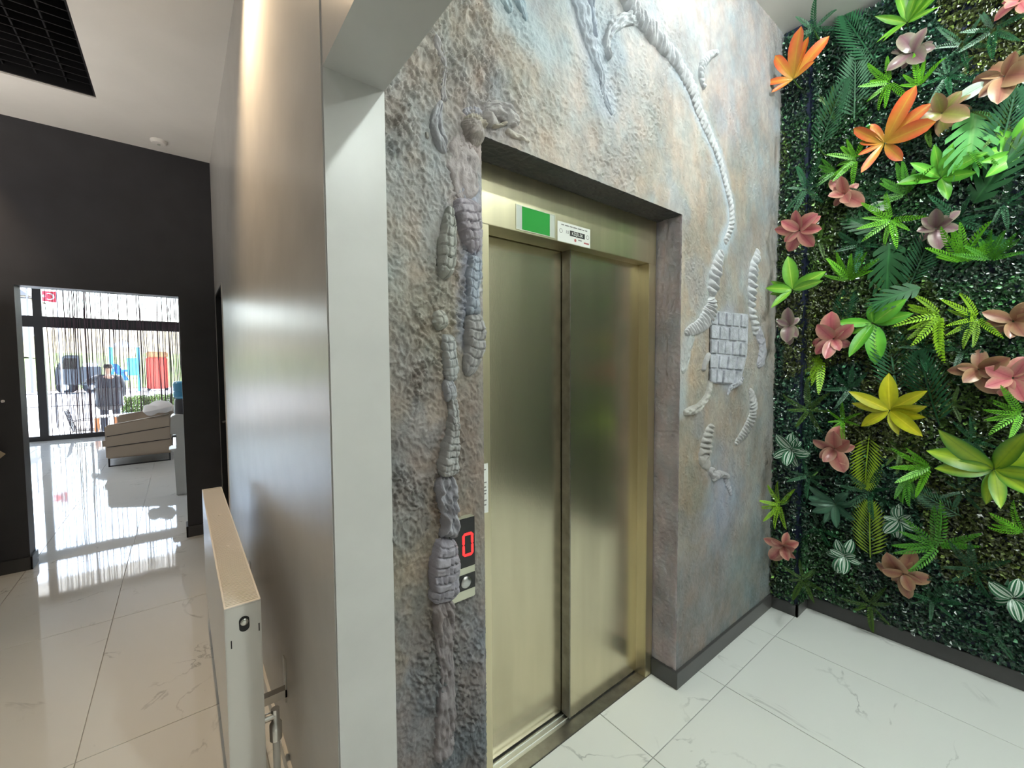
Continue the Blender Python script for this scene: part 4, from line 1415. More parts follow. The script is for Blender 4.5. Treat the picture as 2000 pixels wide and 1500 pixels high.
# fern tufts
for x, y, m, n, l, a0, arc, lab in [
        (1738, 162, 'fern', 8, 46, 100, 220, 'bright fern tuft above the large orange croton'),
        (1795, 168, 'fern', 6, 40, 20, 160, 'small bright fern tuft left of the white-edged leaf'),
        (1672, 312, 'fern', 8, 46, 70, 220, 'bright fern tuft at the lower left of the large orange croton'),
        (1632, 336, 'fern3', 6, 38, 120, 150, 'mid-green fern tuft above the pink-leaved sprig'),
        (1770, 380, 'fern3', 8, 50, 40, 180, 'mid-green fern tuft under the bright green rosette'),
        (1740, 430, 'fern', 9, 52, 100, 280, 'bright fern tuft spreading above the dark slit leaf'),
        (1880, 512, 'fern', 9, 56, 20, 150, 'bright fern tuft with upright fronds below the grey-pink sprig'),
        (1934, 508, 'fern3', 8, 48, 10, 170, 'mid-green fern tuft at the right of the upright bright fern'),
        (1658, 548, 'fern', 9, 52, 10, 170, 'bright fern tuft standing above the drooping green rosette'),
        (1606, 702, 'fern2', 9, 62, 150, 150, 'yellow-green fern with hanging fronds under the rose-pink sprig'),
        (1836, 616, 'fern2', 9, 62, 130, 170, 'yellow-green fern with long fronds right of the drooping rosette'),
        (1908, 622, 'fern2', 8, 50, 100, 240, 'yellow-green fern tuft beside the bronze-brown sprig'),
        (1648, 822, 'fern', 7, 40, 0, 330, 'small glossy green fern above the dusky pink sprig'),
        (1524, 986, 'fern2', 8, 50, 60, 280, 'yellow-green fern hugging the corner with the mural wall'),
        (1832, 1066, 'fern3', 9, 64, 20, 250, 'long mid-green fern above the low bronze sprig'),
        (1995, 808, 'fern', 6, 46, 120, 160, 'bright fern tuft under the rose-red sprig'),
        (1818, 912, 'fern', 8, 58, 130, 140, 'bright fern with spreading fronds left of the variegated rosette'),
        (1772, 928, 'fern3', 5, 46, 250, 60, 'small mid-green fern hanging beneath the yellow croton'),
        (1998, 1040, 'fern', 5, 48, 110, 100, 'bright fern tip below the variegated rosette'),
        (1890, 290, 'fern3', 6, 50, 250, 90, 'mid-green fern hanging beneath the perforated leaf')]:
    plant('fern_tuft', lab, 'artificial plant', x, y, 'fern', m, ring(n, l, a0, 9, .2, arc), el=(10, 45), part='frond', off=.06)

for x, y, where in [
        (1590, 60, 'beside the corner orange croton, under the ceiling'),
        (1620, 210, 'beside the upright palm frond near the corner croton'),
        (1575, 370, 'above the rose-pink sprig at the mural wall'),
        (1700, 380, 'between the pink-leaved sprig and the whitish leaf'),
        (1810, 250, 'between the large orange croton and the olive-pink sprig'),
        (1880, 90, 'beside the greyish sprig near the ceiling'),
        (1940, 60, 'under the pink sprig at the ceiling'),
        (1850, 150, 'above the olive and pink sprig'),
        (1960, 250, 'between the reddish bronze sprig and the perforated leaf'),
        (1870, 430, 'between the grey-pink sprig and a monstera leaf'),
        (1960, 400, 'among the monstera leaves at the wall top'),
        (1600, 470, 'beside the rose-pink sprig at the mural wall'),
        (1680, 480, 'beside the dark slit monstera leaf'),
        (1800, 680, 'below the yellow-green fern with long fronds'),
        (1880, 680, 'above the dim bronze sprig'),
        (1660, 760, 'beside the upper leaves of the yellow croton'),
        (1580, 800, 'above the striped cluster at the mural wall'),
        (1860, 790, 'between the yellow croton and the bronze sprig'),
        (1900, 860, 'above the variegated rosette'),
        (1760, 880, 'under the yellow croton'),
        (1580, 930, 'under the striped cluster at the mural wall'),
        (1700, 960, 'between the two lime palm fronds'),
        (1880, 960, 'under the leaves of the variegated rosette'),
        (1900, 1110, 'beside the long mid-green fern'),
        (1600, 1030, 'below the blue-green hosta'),
        (1700, 1180, 'under the low striped cluster, above the skirting'),
        (1820, 1170, 'beside the low bronze sprig'),
        (1940, 1240, 'under the lowest striped cluster'),
        (1570, 1130, 'beside the small pink corner sprig'),
]:
    plant('dark_fern_tuft', 'small dark fern tuft ' + where, 'artificial plant', x, y, 'fern', PLR.choice(('palm', 'palm', 'fern4')),
          ring(7, PLR.uniform(34, 52), PLR.uniform(0, 90), 14, .25, 360), el=(5, 40), part='frond', off=.045, group='dark fern tufts in the matting')

# palm fronds
for x, y, m, a, l, lab in [
        (1668, 235, 'palm', 88, 118, 'dark green palm frond upright between the two orange crotons'),
        (1708, 120, 'palm', 112, 125, 'dark palm frond reaching up to the ceiling'),
        (1600, 290, 'palm', 70, 110, 'dark palm frond below the corner orange croton'),
        (1752, 770, 'palm', 96, 130, 'dark palm frond rising behind the yellow croton'),
        (1835, 830, 'palm', 104, 130, 'dark palm frond right of the yellow croton'),
        (1945, 330, 'palm', 80, 110, 'dark palm frond beneath the perforated leaf'),
        (1775, 560, 'palm', 70, 100, 'dark palm frond under the upright bright fern'),
        (1640, 640, 'palm', 80, 80, 'dark palm frond behind the pink and green sprigs'),
        (1700, 1090, 'lpalm', 92, 108, 'lime green palm frond above the low silver-striped cluster'),
        (1698, 850, 'lpalm', 268, 100, 'lime green palm frond hanging below the yellow croton'),
        (1880, 1010, 'palm', 150, 90, 'dark palm frond below the variegated rosette')]:
    plant('palm_frond', lab, 'artificial plant', x, y, 'palm', m, [(a, l)], el=(4, 14), part='frond', off=.05)

# slit leaves
for x, y, m, a, l, lab in [
        (1738, 470, 'monstera', 270, 88, 'dark slit monstera leaf under the spreading bright fern'),
        (1900, 400, 'monstera', 60, 90, 'dark monstera leaf beside the grey-pink sprig'),
        (1905, 215, 'light', 268, 90, 'light green perforated leaf right of the olive and pink sprig'),
        (1720, 455, 'monstera', 140, 70, 'dark monstera leaf behind the spreading bright fern'),
        (1975, 470, 'monstera', 200, 80, 'dark monstera leaf above the mid-green fern at the upright bright fern'),
        (1800, 560, 'monstera', 200, 80, 'dark monstera leaf below the upright bright fern')]:
    plant('monstera_leaf', lab, 'artificial plant', x, y, 'monstera', m, [(a, l)], el=(8, 22), off=.05)
# white-edged single leaves and hosta
for x, y, a, l, lab in [(1740, 405, 160, 44, 'whitish glossy leaf above the spreading bright fern'),
                        (1930, 160, 205, 46, 'whitish glossy leaf beside the reddish bronze sprig')]:
    LM.setdefault('whitish', leaf_mat('whitish_leaf', (.42, .52, .44), (.55, .62, .55), (.2, .35, .2), .06, rough=.2))
    plant('glossy_leaf', lab, 'artificial plant', x, y, 'ovate', 'whitish', [(a, l)], el=(10, 20), off=.06)
plant('hosta', 'blue-green hosta with long dull leaves above the lime palm frond', 'artificial plant', 1632, 985, 'lance', 'hosta',
      [(140, 62), (165, 56), (185, 54), (215, 46), (60, 42), (20, 46), (-30, 46), (-80, 40), (250, 40)], off=.06)

# ------------------------------------------------------------------ lounge: sofa, cushion, water dispenser
sf = empty('sofa', (-.53, 9.75, 0), 'taupe fabric sofa with stitched arm and black metal runner legs', 'sofa')
SX0, SX1, SY0, SY1 = -.93, -.14, 8.9, 10.75
for ya, yb_ in ((SY0, SY0 + .14), (SY1 - .14, SY1)):
    arm = MB().prism([(SX0, ya, .13), (SX1, ya, .13), (SX1, ya, .77), (SX0, ya, .64)], (0, yb_ - ya, 0)).build('arm', M['sofa'], sf, bevel=.02)
    if ya == SY0:
        for f in (.36, .68):
            za, zb = .13 + (.64 - .13) * f, .13 + (.77 - .13) * f
            MB().tube([(SX0 + .02, SY0 - .001, za), (SX1 - .02, SY0 - .001, zb)], .006, 6).build('seam', M['sofa_leg'], arm)
MB().prism([(SX1 - .20, SY0 + .14, .30), (SX1, SY0 + .14, .22), (SX1 + .06, SY0 + .14, .80), (SX1 - .08, SY0 + .14, .80)], (0, SY1 - SY0 - .28, 0)).build('backrest', M['sofa'], sf, bevel=.03)
for k in range(2):
    y0 = SY0 + .145 + k * (SY1 - SY0 - .29) / 2
    box('seat_cushion', M['sofa'], SX0 - .05, SX1 - .18, y0, y0 + (SY1 - SY0 - .30) / 2, .26, .43, sf, bevel=.04)
box('seat_base', M['sofa'], SX0, SX1, SY0 + .14, SY1 - .14, .13, .26, sf)
for y in (SY0 + .03, SY1 - .05):
    MB().box(SX0 + .02, SX0 + .04, y, y + .02, 0, .13).box(SX1 - .04, SX1 - .02, y, y + .02, 0, .13)\
        .box(SX0 + .04, SX1 - .04, y, y + .02, 0, .018).build('runner_leg', M['sofa_leg'], sf)
# cushion
cu = empty('cushion', (-.30, 9.0, .76), 'crumpled white cushion lying on the sofa arm', 'cushion')
n = 14
vs, fs = [], []
for sgn in (1, -1):
    for i in range(n + 1):
        for j in range(n + 1):
            u, v = i / n * 2 - 1, j / n * 2 - 1
            th = .085 * (max(0, (1 - u ** 4) * (1 - v ** 4))) ** .5 * (1 + .25 * math.sin(5 * u + 3 * v))
            vs.append((u * .19 * (1 - .08 * v * v), v * .17 * (1 - .08 * u * u), sgn * th))
b = (n + 1) ** 2
for i in range(n):
    for j in range(n):
        q = [i * (n + 1) + j, (i + 1) * (n + 1) + j, (i + 1) * (n + 1) + j + 1, i * (n + 1) + j + 1]
        fs.append(tuple(q)); fs.append(tuple(b + k for k in reversed(q)))
R = Matrix.Translation((-.30, 9.0, .875)) @ Matrix.Rotation(math.radians(-12), 4, 'Y') @ Matrix.Rotation(math.radians(6), 4, 'X')
m_ = MB().add([R @ Vector(p) for p in vs], fs)
m_.build('cover', M['cushion'], cu, smooth=True)
# water dispenser, front facing left
wd = empty('water_dispenser', (.06, 6.6, 0), 'white water dispenser with blue bottle behind the charcoal door jamb', 'water dispenser')
WX0, WX1, WY0, WY1 = -.10, .24, 6.43, 6.74
prof = [(WX0 + .025, 0), (WX1, 0), (WX1, .95), (WX0 + .05, .975), (WX0, .955), (WX0 - .012, .74), (WX0 + .045, .735), (WX0 + .045, .57), (WX0 - .022, .565), (WX0 - .015, .545), (WX0 + .012, .535)]
MB().prism([(a, WY0, c) for a, c in prof], (0, WY1 - WY0, 0)).build('body', M['plastic'], wd, bevel=.008)
box('recess_panel', M['plastic_grey'], WX0 + .040, WX0 + .0455, WY0 + .02, WY1 - .02, .575, .73, wd)
for y in (WY0 + .10, WY0 + .21):
    MB().tube([(WX0 + .045, y, .70), (WX0 + .005, y, .70), (WX0 + .002, y, .67)], .009, 8).build('tap', M['plastic_grey'], wd, smooth=True)
box('drip_tray', M['plastic'], WX0 - .03, WX0 + .04, WY0 + .03, WY1 - .03, .548, .562, wd, bevel=.003)
MB().lathe([(.12, .955), (.125, 1.0), (.118, 1.14), (.11, 1.155)], (.055, 6.585, 0), 'z', 28).build('collar', M['plastic_grey'], wd, smooth=True)
MB().lathe([(.05, 1.12), (.11, 1.16), (.128, 1.18), (.128, 1.24), (.122, 1.25), (.128, 1.26), (.128, 1.34), (.122, 1.355), (.1, 1.37)], (.055, 6.585, 0), 'z', 28)\
    .build('bottle', M['bottle'], wd, smooth=True)
MB().tube([(WX1 - .05, WY0 - .012, .33), (WX1 - .05, WY0 - .012, .40)], .012, 8).build('cord_clip', M['plastic_grey'], wd)

# ------------------------------------------------------------------ shop window
w1 = structure(MB().box(-4.6, .9, WY - .04, WY + .06, 2.37, 2.60).box(-4.6, .9, WY - .04, WY + .06, 0, .10)
               .box(-4.6, .9, WY - .04, WY + .06, 3.30, CZ_L)
               .box(-2.33, -2.20, WY - .05, WY + .07, .10, 3.30).box(-3.62, -3.55, WY - .04, WY + .06, .10, 3.30)
               .box(.55, .9, WY - .04, WY + .06, .10, 3.30).build('window_1', M['frame'], bevel=.004))
for xa, xb in ((-4.6, -3.62), (-3.55, -2.33), (-2.20, .55)):
    for za, zb in ((.10, 2.37), (2.60, 3.30)):
        box('pane', M['pane'], xa, xb, WY + .006, WY + .012, za, zb, w1)
# string curtain on a rail
cur = MB()
r2 = random.Random(5)
x = -2.17
while x < .5:
    x += r2.choice((.012, .016, .022, .03, .045, .06))
    yy_ = WY - .12 + r2.uniform(-.015, .015)
    w = r2.choice((.004, .005, .007, .010))
    ph = r2.uniform(0, 6)
    amp = r2.uniform(.002, .010)
    pts = [(x + amp * math.sin(ph + z * 2.1), yy_, z) for z in np.linspace(.10, 3.28, 12)]
    cur.tube(pts, w, 4, False)
tag(cur.build('string_curtain', M['string']), 'brown string curtain hanging in front of the shop window', 'curtain', kind='stuff')
cr = empty('curtain_rail', (-.85, WY - .12, 3.28), 'slim dark rail the string curtain hangs from', 'curtain rail')
MB().tube([(-2.2, WY - .12, 3.295), (.52, WY - .12, 3.295)], .014, 8).build('rail', M['frame'], cr)
for x in (-2.0, -.8, .4):
    box('rail_bracket', M['frame'], x - .01, x + .01, WY - .13, WY - .04, 3.29, 3.312, cr)

# ------------------------------------------------------------------ outside
GZ = -.20
structure(box('ground_terrace', M['pave'], -14, 10, WY + .06, 19.0, GZ - .2, GZ))
structure(box('ground_step', M['pave'], -5, 2, WY + .06, WY + .45, GZ, -.03))
structure(box('ground_road', M['road'], -60, 40, 19.0, 46.0, GZ - .2, GZ - .03))


def terrain(name, x0, x1, y0, y1, f, m, n=60):
    xs_, ys_ = np.linspace(x0, x1, n), np.linspace(y0, y1, n)
    Xg, Yg = np.meshgrid(xs_, ys_)
    Xf, Yf = Xg.ravel(), Yg.ravel()
    i, j = np.meshgrid(np.arange(n - 1), np.arange(n - 1))
    i, j = i.ravel(), j.ravel()
    q = np.stack([j * n + i, j * n + i + 1, (j + 1) * n + i + 1, (j + 1) * n + i], 1)
    return structure(link(name, np_mesh(name, np.stack([Xf, Yf, f(Xf, Yf)], 1), q), m))


terrain('ground_bank', -70, 50, 45, 64, lambda x, y: GZ - .1 + (y - 45) * .16 + .35 * fbm(x * .35, y * .5, 5), M['grass'])
terrain('ground_hill', -110, 90, 60, 110, lambda x, y: 1.6 + (y - 60) * .155 * (.6 + .6 * fbm(x * .03, y * .03, 6)) + 1.2 * fbm(x * .25, y * .25, 7), M['hill'])

# hedge in a white planter
hx0, hx1, hy = -1.46, .25, 18.0
hp = empty('hedge_planter', ((hx0 + hx1) / 2, hy, GZ), 'clipped green hedge in a low white planter on the terrace', 'hedge')
box('planter', M['planter'], hx0 - .02, hx1 + .05, hy - .22, hy + .22, GZ, .10, hp, bevel=.01)
nl = 9000
t = RNG.uniform(0, 1, (nl, 3))
Pc = np.stack([hx0 + t[:, 0] * (hx1 - hx0), hy + (t[:, 1] - .5) * .44, .10 + t[:, 2] * .52 * (.85 + .25 * fbm(t[:, 0] * 8, t[:, 0] * 0, 3))], 1)
dv = RNG.normal(size=(nl, 3)); dv /= np.linalg.norm(dv, axis=1, keepdims=True)
ev = np.cross(dv, RNG.normal(size=(nl, 3))); ev /= np.linalg.norm(ev, axis=1, keepdims=True)
Vh = np.stack([Pc, Pc + dv * .03 + ev * .014, Pc + dv * .06, Pc + dv * .03 - ev * .014], 1).reshape(-1, 3)
o0 = np.array(hp.location)
ho = link('foliage', np_mesh('foliage', Vh - o0, np.arange(4 * nl).reshape(nl, 4), False), M['hedge'], hp)
ho['kind'] = 'stuff'

# black wire garden chair
ch = empty('garden_chair', (-1.8, 14.05, GZ), 'low black iron garden chair on the terrace behind the window', 'chair')
z0 = GZ
for yy_ in (13.85, 14.25):
    MB().tube([(-2.0, yy_, z0), (-1.97, yy_, .06), (-2.09, yy_, .53)], .011, 6).build('back_leg', M['iron'], ch)
    MB().tube([(-1.55, yy_, z0), (-1.57, yy_, .05)], .011, 6).build('front_leg', M['iron'], ch)
    MB().tube([(-2.04, yy_, .27), (-1.8, yy_, .30), (-1.58, yy_, .30), (-1.57, yy_, .05)], .011, 6).build('armrest', M['iron'], ch)
MB().tube([(-1.97, 13.85, .06), (-1.57, 13.85, .05), (-1.57, 14.25, .05), (-1.97, 14.25, .06), (-1.97, 13.85, .06)], .012, 6).build('seat_frame', M['iron'], ch)
sm = MB()
for k in range(1, 7):
    y = 13.85 + .4 * k / 7
    sm.tube([(-1.97, y, .06), (-1.57, y, .05)], .005, 4)
for k in range(1, 6):
    x = -1.97 + .4 * k / 6
    sm.tube([(x, 13.85, .056), (x, 14.25, .056)], .005, 4)
sm.build('seat_mesh', M['iron'], ch)
bm_ = MB().tube([(-2.09, 13.85, .53), (-2.11, 14.05, .57), (-2.09, 14.25, .53)], .011, 6)
for k in range(1, 7):
    y = 13.85 + .4 * k / 7
    bm_.tube([(-1.97, y, .06), (-2.09, y, .53)], .005, 4)
for k in range(1, 5):
    f = k / 5
    bm_.tube([(-1.97 - .12 * f, 13.85, .06 + .47 * f), (-1.97 - .12 * f, 14.25, .06 + .47 * f)], .005, 4)
bm_.build('back_mesh', M['iron'], ch)
# table with white top and orange legs
tb = empty('garden_table', (-1.32, 13.75, GZ), 'small white-topped terrace table with orange wooden legs', 'table')
box('table_top', M['white'], -1.60, -.98, 13.5, 14.0, .36, .39, tb, bevel=.006)
for x, y in ((-1.55, 13.56), (-1.22, 13.56), (-1.55, 13.94), (-1.03, 13.94)):
    MB().tube([(x, y, .36), (x + (-.03 if x < -1.3 else .03), y, GZ)], [.03, .02], 8).build('leg', M['orange_wood'], tb)
# railing
rl = empty('railing', (-3.0, 17.5, GZ), 'thin dark metal railing at the terrace edge left of the hedge', 'railing')
for z in (.42, .78):
    MB().tube([(-5.2, 17.5, z), (-1.6, 17.5, z)], .014, 6).build('rail', M['iron'], rl)
for k in range(13):
    x = -5.2 + 3.6 * k / 12
    MB().tube([(x, 17.5, GZ), (x, 17.5, .78)], .010 if k % 4 else .018, 6).build('post', M['iron'], rl)


# ---- person standing outside, seen from behind
def skin_obj(name, joints, edges, m, parent, lv=2):
    me = bpy.data.meshes.new(name)
    o0 = wloc(parent)
    me.from_pydata([tuple(Vector(j[0]) - o0) for j in joints], edges, [])
    o = link(name, me, m, parent)
    md = o.modifiers.new('skin', 'SKIN')
    md.use_smooth_shade = True
    sv = me.skin_vertices[0].data if me.skin_vertices else None
    if sv is None:
        bm = bmesh.new(); bm.from_mesh(me); bm.verts.layers.skin.verify(); bm.to_mesh(me); bm.free()
        sv = me.skin_vertices[0].data
    for i, j in enumerate(joints):
        r = j[1] if isinstance(j[1], tuple) else (j[1], j[1])
        sv[i].radius = r
        sv[i].use_root = (i == 0)
    sb = o.modifiers.new('sub', 'SUBSURF')
    sb.levels = lv
    sb.render_levels = lv
    return o


hx, hyy, g0 = -1.42, 14.75, GZ
pe = empty('person', (hx, hyy, g0), 'person in a charcoal jacket standing on the terrace, back turned, one elbow raised', 'person')


def PP(x, y, z): return (hx + x, hyy + y, g0 + z)


J = [(PP(0, 0, .98), (.155, .11)), (PP(0, .01, 1.18), (.145, .10)), (PP(0, .0, 1.40), (.17, .10)), (PP(0, .0, 1.53), (.06, .06)),
     (PP(0, .02, 1.60), (.056, .06)), (PP(0, .03, 1.70), (.082, .098)), (PP(0, .03, 1.80), (.07, .085)),
     (PP(-.20, 0, 1.46), .060), (PP(-.38, .06, 1.36), .048), (PP(-.24, .24, 1.45), .038), (PP(-.20, .28, 1.47), .030),
     (PP(.20, 0, 1.45), .060), (PP(.26, -.03, 1.17), .048), (PP(.23, .08, .95), .038), (PP(.22, .10, .89), .030),
     (PP(-.095, 0, .90), .088), (PP(-.11, .02, .50), .062), (PP(-.115, -.02, .09), .042),
     (PP(.095, 0, .90), .088), (PP(.12, .03, .50), .062), (PP(.13, -.01, .09), .042)]
Ed = [(0, 1), (1, 2), (2, 3), (3, 4), (4, 5), (5, 6), (2, 7), (7, 8), (8, 9), (9, 10), (2, 11), (11, 12), (12, 13), (13, 14), (0, 15), (15, 16),
      (16, 17), (0, 18), (18, 19), (19, 20)]


def hand(c, d, side):
    """palm and five fingers; d: pointing direction"""
    b = len(J)
    d = Vector(d).normalized()
    s = d.cross(Vector((0, 0, 1)))
    s = (s if s.length > .1 else Vector((1, 0, 0))).normalized() * side
    c = Vector(c)
    J.append((tuple(c + d * .05), (.030, .016)))
    Ed.append(({10: 10, 14: 14}[hand.root], b))
    for k, l in enumerate((.055, .065, .06, .048)):
        a = c + d * .09 + s * (-.027 + .018 * k)
        i = len(J)
        J.append((tuple(a), .0085)); J.append((tuple(a + d * l * .5 + Vector((0, 0, -.008))), .008)); J.append((tuple(a + d * l + Vector((0, 0, -.025))), .007))
        Ed.extend([(b, i), (i, i + 1), (i + 1, i + 2)])
    i = len(J)
    J.append((tuple(c + d * .05 - s * .04), .010)); J.append((tuple(c + d * .085 - s * .055), .008))
    Ed.extend([(b, i), (i, i + 1)])


hand.root = 10
hand(PP(-.20, .28, 1.47), (.5, .6, .3), 1)
hand.root = 14
hand(PP(.22, .10, .89), (0, .2, -1), -1)
skin_obj('body', J, Ed, M['skin'], pe)
skin_obj('jacket', [(PP(0, 0, .98), (.27, .19)), (PP(0, .0, 1.18), (.245, .17)), (PP(0, 0, 1.38), (.235, .15)), (PP(0, .0, 1.52), (.085, .085)),
                    (PP(-.21, 0, 1.47), .083), (PP(-.40, .06, 1.365), .070), (PP(-.25, .23, 1.445), .055),
                    (PP(.215, 0, 1.46), .083), (PP(.275, -.03, 1.17), .070), (PP(.24, .075, .97), .055), (PP(0, 0, .78), (.26, .19)), (PP(0, 0, .62), (.25, .185))],
         [(0, 1), (1, 2), (2, 3), (2, 4), (4, 5), (5, 6), (2, 7), (7, 8), (8, 9), (0, 10), (10, 11)], M['jacket'], pe)
skin_obj('trousers', [(PP(0, 0, .97), (.165, .12)), (PP(-.10, 0, .86), .105), (PP(-.112, .02, .50), .080), (PP(-.116, -.02, .08), .064),
                      (PP(.10, 0, .86), .105), (PP(.122, .03, .50), .080), (PP(.131, -.01, .08), .064)],
         [(0, 1), (1, 2), (2, 3), (0, 4), (4, 5), (5, 6)], M['trousers'], pe)
for sx in (-.117, .132):
    skin_obj('shoe', [(PP(sx, -.06, .045), (.045, .044)), (PP(sx, .06, .040), (.050, .040)), (PP(sx, .17, .030), (.044, .028))], [(0, 1), (1, 2)], M['tyre'], pe)
skin_obj('hair', [(PP(0, -.012, 1.68), (.094, .090)), (PP(0, .0, 1.76), (.100, .112)), (PP(0, .015, 1.815), (.082, .098))], [(0, 1), (1, 2)], M['hair'], pe)
for s in (-1, 1):
    MB().lathe([(.004, -.008), (.018, -.004), (.02, .004), (.006, .008)], PP(.094 * s, .03, 1.70), 'x', 12).build('ear', M['skin'], pe, smooth=True)
    MB().lathe([(.002, 0), (.012, .002), (.010, .008), (.002, .010)], PP(.033 * s, .115, 1.725), 'y', 12).build('eye', M['eye_white'], pe, smooth=True)
MB().tube([PP(0, .125, 1.72), PP(0, .145, 1.69), PP(0, .125, 1.675)], [.008, .015, .010], 8).build('nose', M['skin'], pe, smooth=True)
MB().tube([PP(-.025, .122, 1.645), PP(0, .129, 1.643), PP(.025, .122, 1.645)], [.004, .007, .004], 8).build('mouth', M['lip'], pe, smooth=True)

# ---- across the road: parked truck, play frame, red bin, flag, lamp, house
tk = at_y(150, 735, 40)
t0 = Vector((tk.x, 40, GZ - .03))
tr_ = empty('utility_truck', t0, 'dark small truck parked across the road, seen through the strings', 'vehicle')


def TB(a, b, c, d, e, f): return (t0.x + a, t0.x + b, t0.y + c, t0.y + d, t0.z + e, t0.z + f)


cab = MB().prism([(t0.x - .9, 39.2, t0.z + .55), (t0.x + .25, 39.2, t0.z + .55), (t0.x + .25, 39.2, t0.z + 2.5), (t0.x - .45, 39.2, t0.z + 2.5), (t0.x - .85, 39.2, t0.z + 1.6)],
                 (0, 1.6, 0)).build('cab', M['vehicle'], tr_, bevel=.05)
MB().prism([(t0.x - .70, 39.19, t0.z + 1.6), (t0.x + .12, 39.19, t0.z + 1.6), (t0.x + .12, 39.19, t0.z + 2.3), (t0.x - .42, 39.19, t0.z + 2.3)], (0, .02, 0)).build('window', M['glass_dark'], cab)
MB().box(*TB(.3, 1.25, -.8, .8, .7, 1.75)).box(*TB(.3, 1.25, -.8, .8, .5, .66)).build('cargo_bed', M['vehicle'], tr_, bevel=.03)
box('tarp', M['white'], *TB(.4, 1.1, -.82, -.4, 1.75, 2.0), tr_, bevel=.05)
box('bumper', M['cyan'], *TB(.7, 1.3, -.86, -.8, .85, 1.05), tr_)
for wx in (-.45, .75):
    for wy in (-.78, .58):
        w_ = MB().lathe([(.20, 0), (.40, .0), (.42, .04), (.42, .16), (.40, .20), (.20, .20)], (t0.x + wx, t0.y + wy, t0.z + .42), 'y', 24).build('wheel', M['tyre'], tr_, smooth=True)
        MB().lathe([(.19, -.005), (.19, .205)], (t0.x + wx, t0.y + wy, t0.z + .42), 'y', 20).build('hub', M['white'], w_)
pb = at_y(240, 735, 40)
pg = empty('play_frame', (pb.x, 40, GZ - .03), 'blue and white playground frame with slide and pitched canopy across the road', 'playground')
gz = GZ - .03
for x in (-.55, .85):
    for y in (-.5, .5):
        MB().tube([(pb.x + x, 40 + y, gz), (pb.x + x, 40 + y, 2.9)], .06, 8).build('post', M['cyan'], pg)
box('platform', M['blue'], pb.x - .6, pb.x + .9, 39.45, 40.55, 1.15, 1.30, pg)
MB().prism([(pb.x - .8, 39.4, 2.85), (pb.x + 1.1, 39.4, 2.85), (pb.x + .15, 39.4, 3.3)], (0, 1.2, 0)).build('canopy', M['white'], pg)
MB().prism([(pb.x - .6, 39.6, 1.7), (pb.x - .2, 39.6, 1.7), (pb.x + .35, 39.6, .55), (pb.x - .1, 39.6, .55)], (0, .5, 0)).build('slide', M['blue'], pg, bevel=.03)
box('panel', M['cyan'], pb.x + .3, pb.x + .85, 39.44, 39.5, .9, 2.1, pg)
rb = at_y(308, 738, 40)
rd = empty('red_container', (rb.x, 40, gz), 'square red container with orange lid across the road', 'container')
box('body', M['red'], rb.x - .6, rb.x + .6, 39.5, 40.5, gz + .12, 2.15, rd, bevel=.06)
box('lid', M['orange_wood'], rb.x - .55, rb.x + .62, 39.45, 40.55, 2.15, 2.55, rd, bevel=.06)
for x in (-.5, .5):
    MB().lathe([(.10, -.05), (.10, .05)], (rb.x + x, 39.6, gz + .10), 'y', 14).build('wheel', M['tyre'], rd)
# flag seen from behind on a pole
fp = at_y(112, 592, 30)
flg = empty('flag', (fp.x, 30, GZ - .03), 'red flag with white crescent and star on a slim pole', 'flag')
MB().tube([(fp.x, 30, GZ - .03), (fp.x, 30, 5.45)], [.05, .03], 8).build('pole', M['white'], flg)
fa, fb = at_y(78, 567, 30), at_y(111, 591, 30)
fwid, fh = fb.x - fa.x, fa.z - fb.z


def wave(u): return .05 * math.sin(u * 7) * u


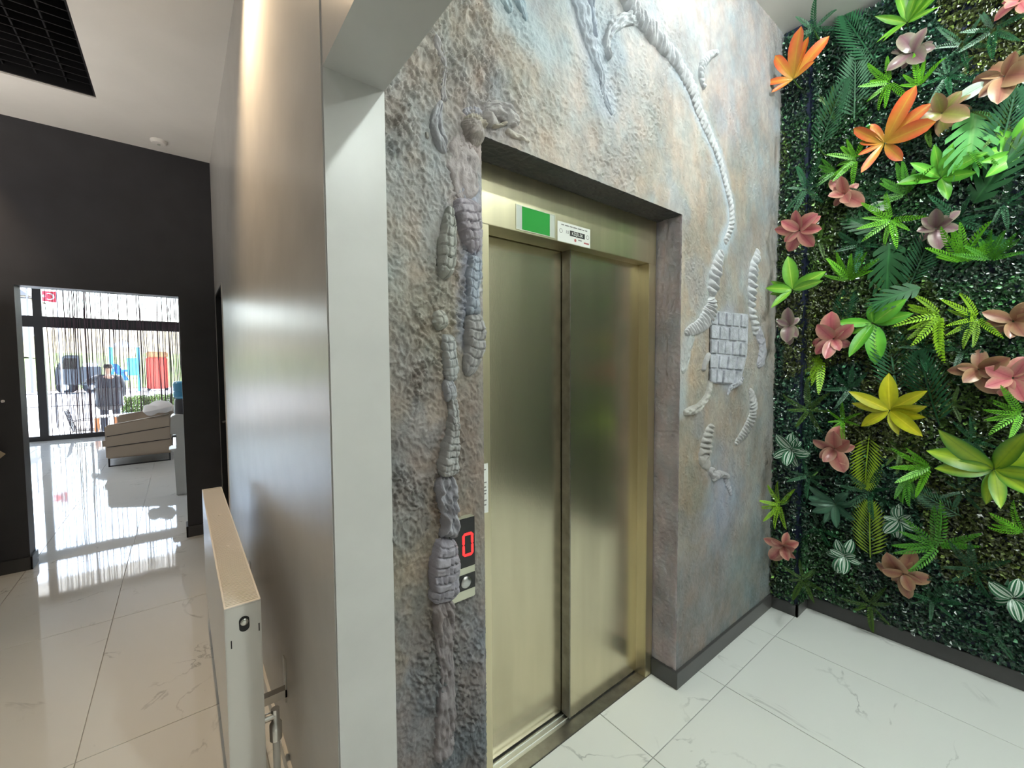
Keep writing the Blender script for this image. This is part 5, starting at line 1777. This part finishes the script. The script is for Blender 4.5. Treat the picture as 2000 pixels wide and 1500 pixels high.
vs, fs = [], []
for i in range(13):
    u = i / 12
    for j in range(2):
        vs.append((fb.x - u * fwid, 30 + wave(u), fb.z + j * fh * (1 - .12 * u) + .06 * fh * u))
fs = [(2 * i, 2 * i + 1, 2 * i + 3, 2 * i + 2) for i in range(12)]
MB().add(vs, fs).build('cloth', M['flag_red'], flg, smooth=True)
cm = MB()
outl = []
cxu, cz_ = .42, fb.z + .5 * fh
for k in range(21):
    a = math.radians(140 - 280 * k / 20)
    outl.append((fb.x - (cxu - .0) * fwid + .30 * fh * math.cos(a), cz_ + .30 * fh * math.sin(a)))
for k in range(21):
    a = math.radians(-125 + 250 * k / 20)
    outl.append((fb.x - (cxu + .055) * fwid + .245 * fh * math.cos(a), cz_ + .245 * fh * math.sin(a)))
for sgn in (-1, 1):
    cm.add([(x, 30 + sgn * .03 + wave(cxu), z) for x, z in outl], [(k, k + 1, 40 - k, 41 - k) for k in range(20)])
cm.build('crescent', M['flag_white'], flg)
sm_ = MB()
for sgn in (-1, 1):
    ctr = (fb.x - .80 * fwid, 30 + sgn * .03 + wave(.8), cz_)
    pts = [ctr] + [(ctr[0] + (.15 if k % 2 == 0 else .06) * fh * math.cos(math.pi * k / 5), ctr[1], ctr[2] + (.15 if k % 2 == 0 else .06) * fh * math.sin(math.pi * k / 5)) for k in range(10)]
    sm_.add(pts, [(0, k + 1, (k + 1) % 10 + 1) for k in range(10)])
sm_.build('star', M['flag_white'], flg)
# street lamp with two arms
lp_ = at_y(54, 600, 42)
sl_ = empty('street_lamp', (lp_.x, 42, gz), 'grey street lamp with short dark side arms beyond the road', 'street lamp')
MB().tube([(lp_.x, 42, gz), (lp_.x, 42, 7.3)], [.09, .05], 8).build('pole', M['roof'], sl_)
for z in (6.1, 6.9):
    MB().tube([(lp_.x - .5, 42, z), (lp_.x + .5, 42, z)], .05, 6).build('arm', M['iron'], sl_)
    for s in (-.45, .45):
        MB().lathe([(.05, 0), (.13, .06), (.10, .16), (.04, .20)], (lp_.x + s, 42, z), 'z', 12).build('lamp_head', M['iron'], sl_, smooth=True)
# house on the hill
hb = at_y(36, 612, 80)
hs = empty('hill_house', (hb.x - 1, 80, hb.z - 4), 'pale house with grey roof far up on the hillside', 'house')
bd = box('walls', M['house'], hb.x - 5, hb.x + 1.0, 78, 86, hb.z - 4, hb.z + 2.0, hs)
MB().prism([(hb.x - 5.5, 77.5, hb.z + 2.0), (hb.x + 1.5, 77.5, hb.z + 2.0), (hb.x - .2, 77.5, hb.z + 3.6), (hb.x - 3.8, 77.5, hb.z + 3.6)], (0, 9, 0)).build('roof', M['roof'], hs)
for x in (-4.2, -2.4, -.6):
    wn_ = box('window', M['glass_dark'], hb.x + x, hb.x + x + .9, 77.95, 78.02, hb.z - .4, hb.z + 1.0, hs)
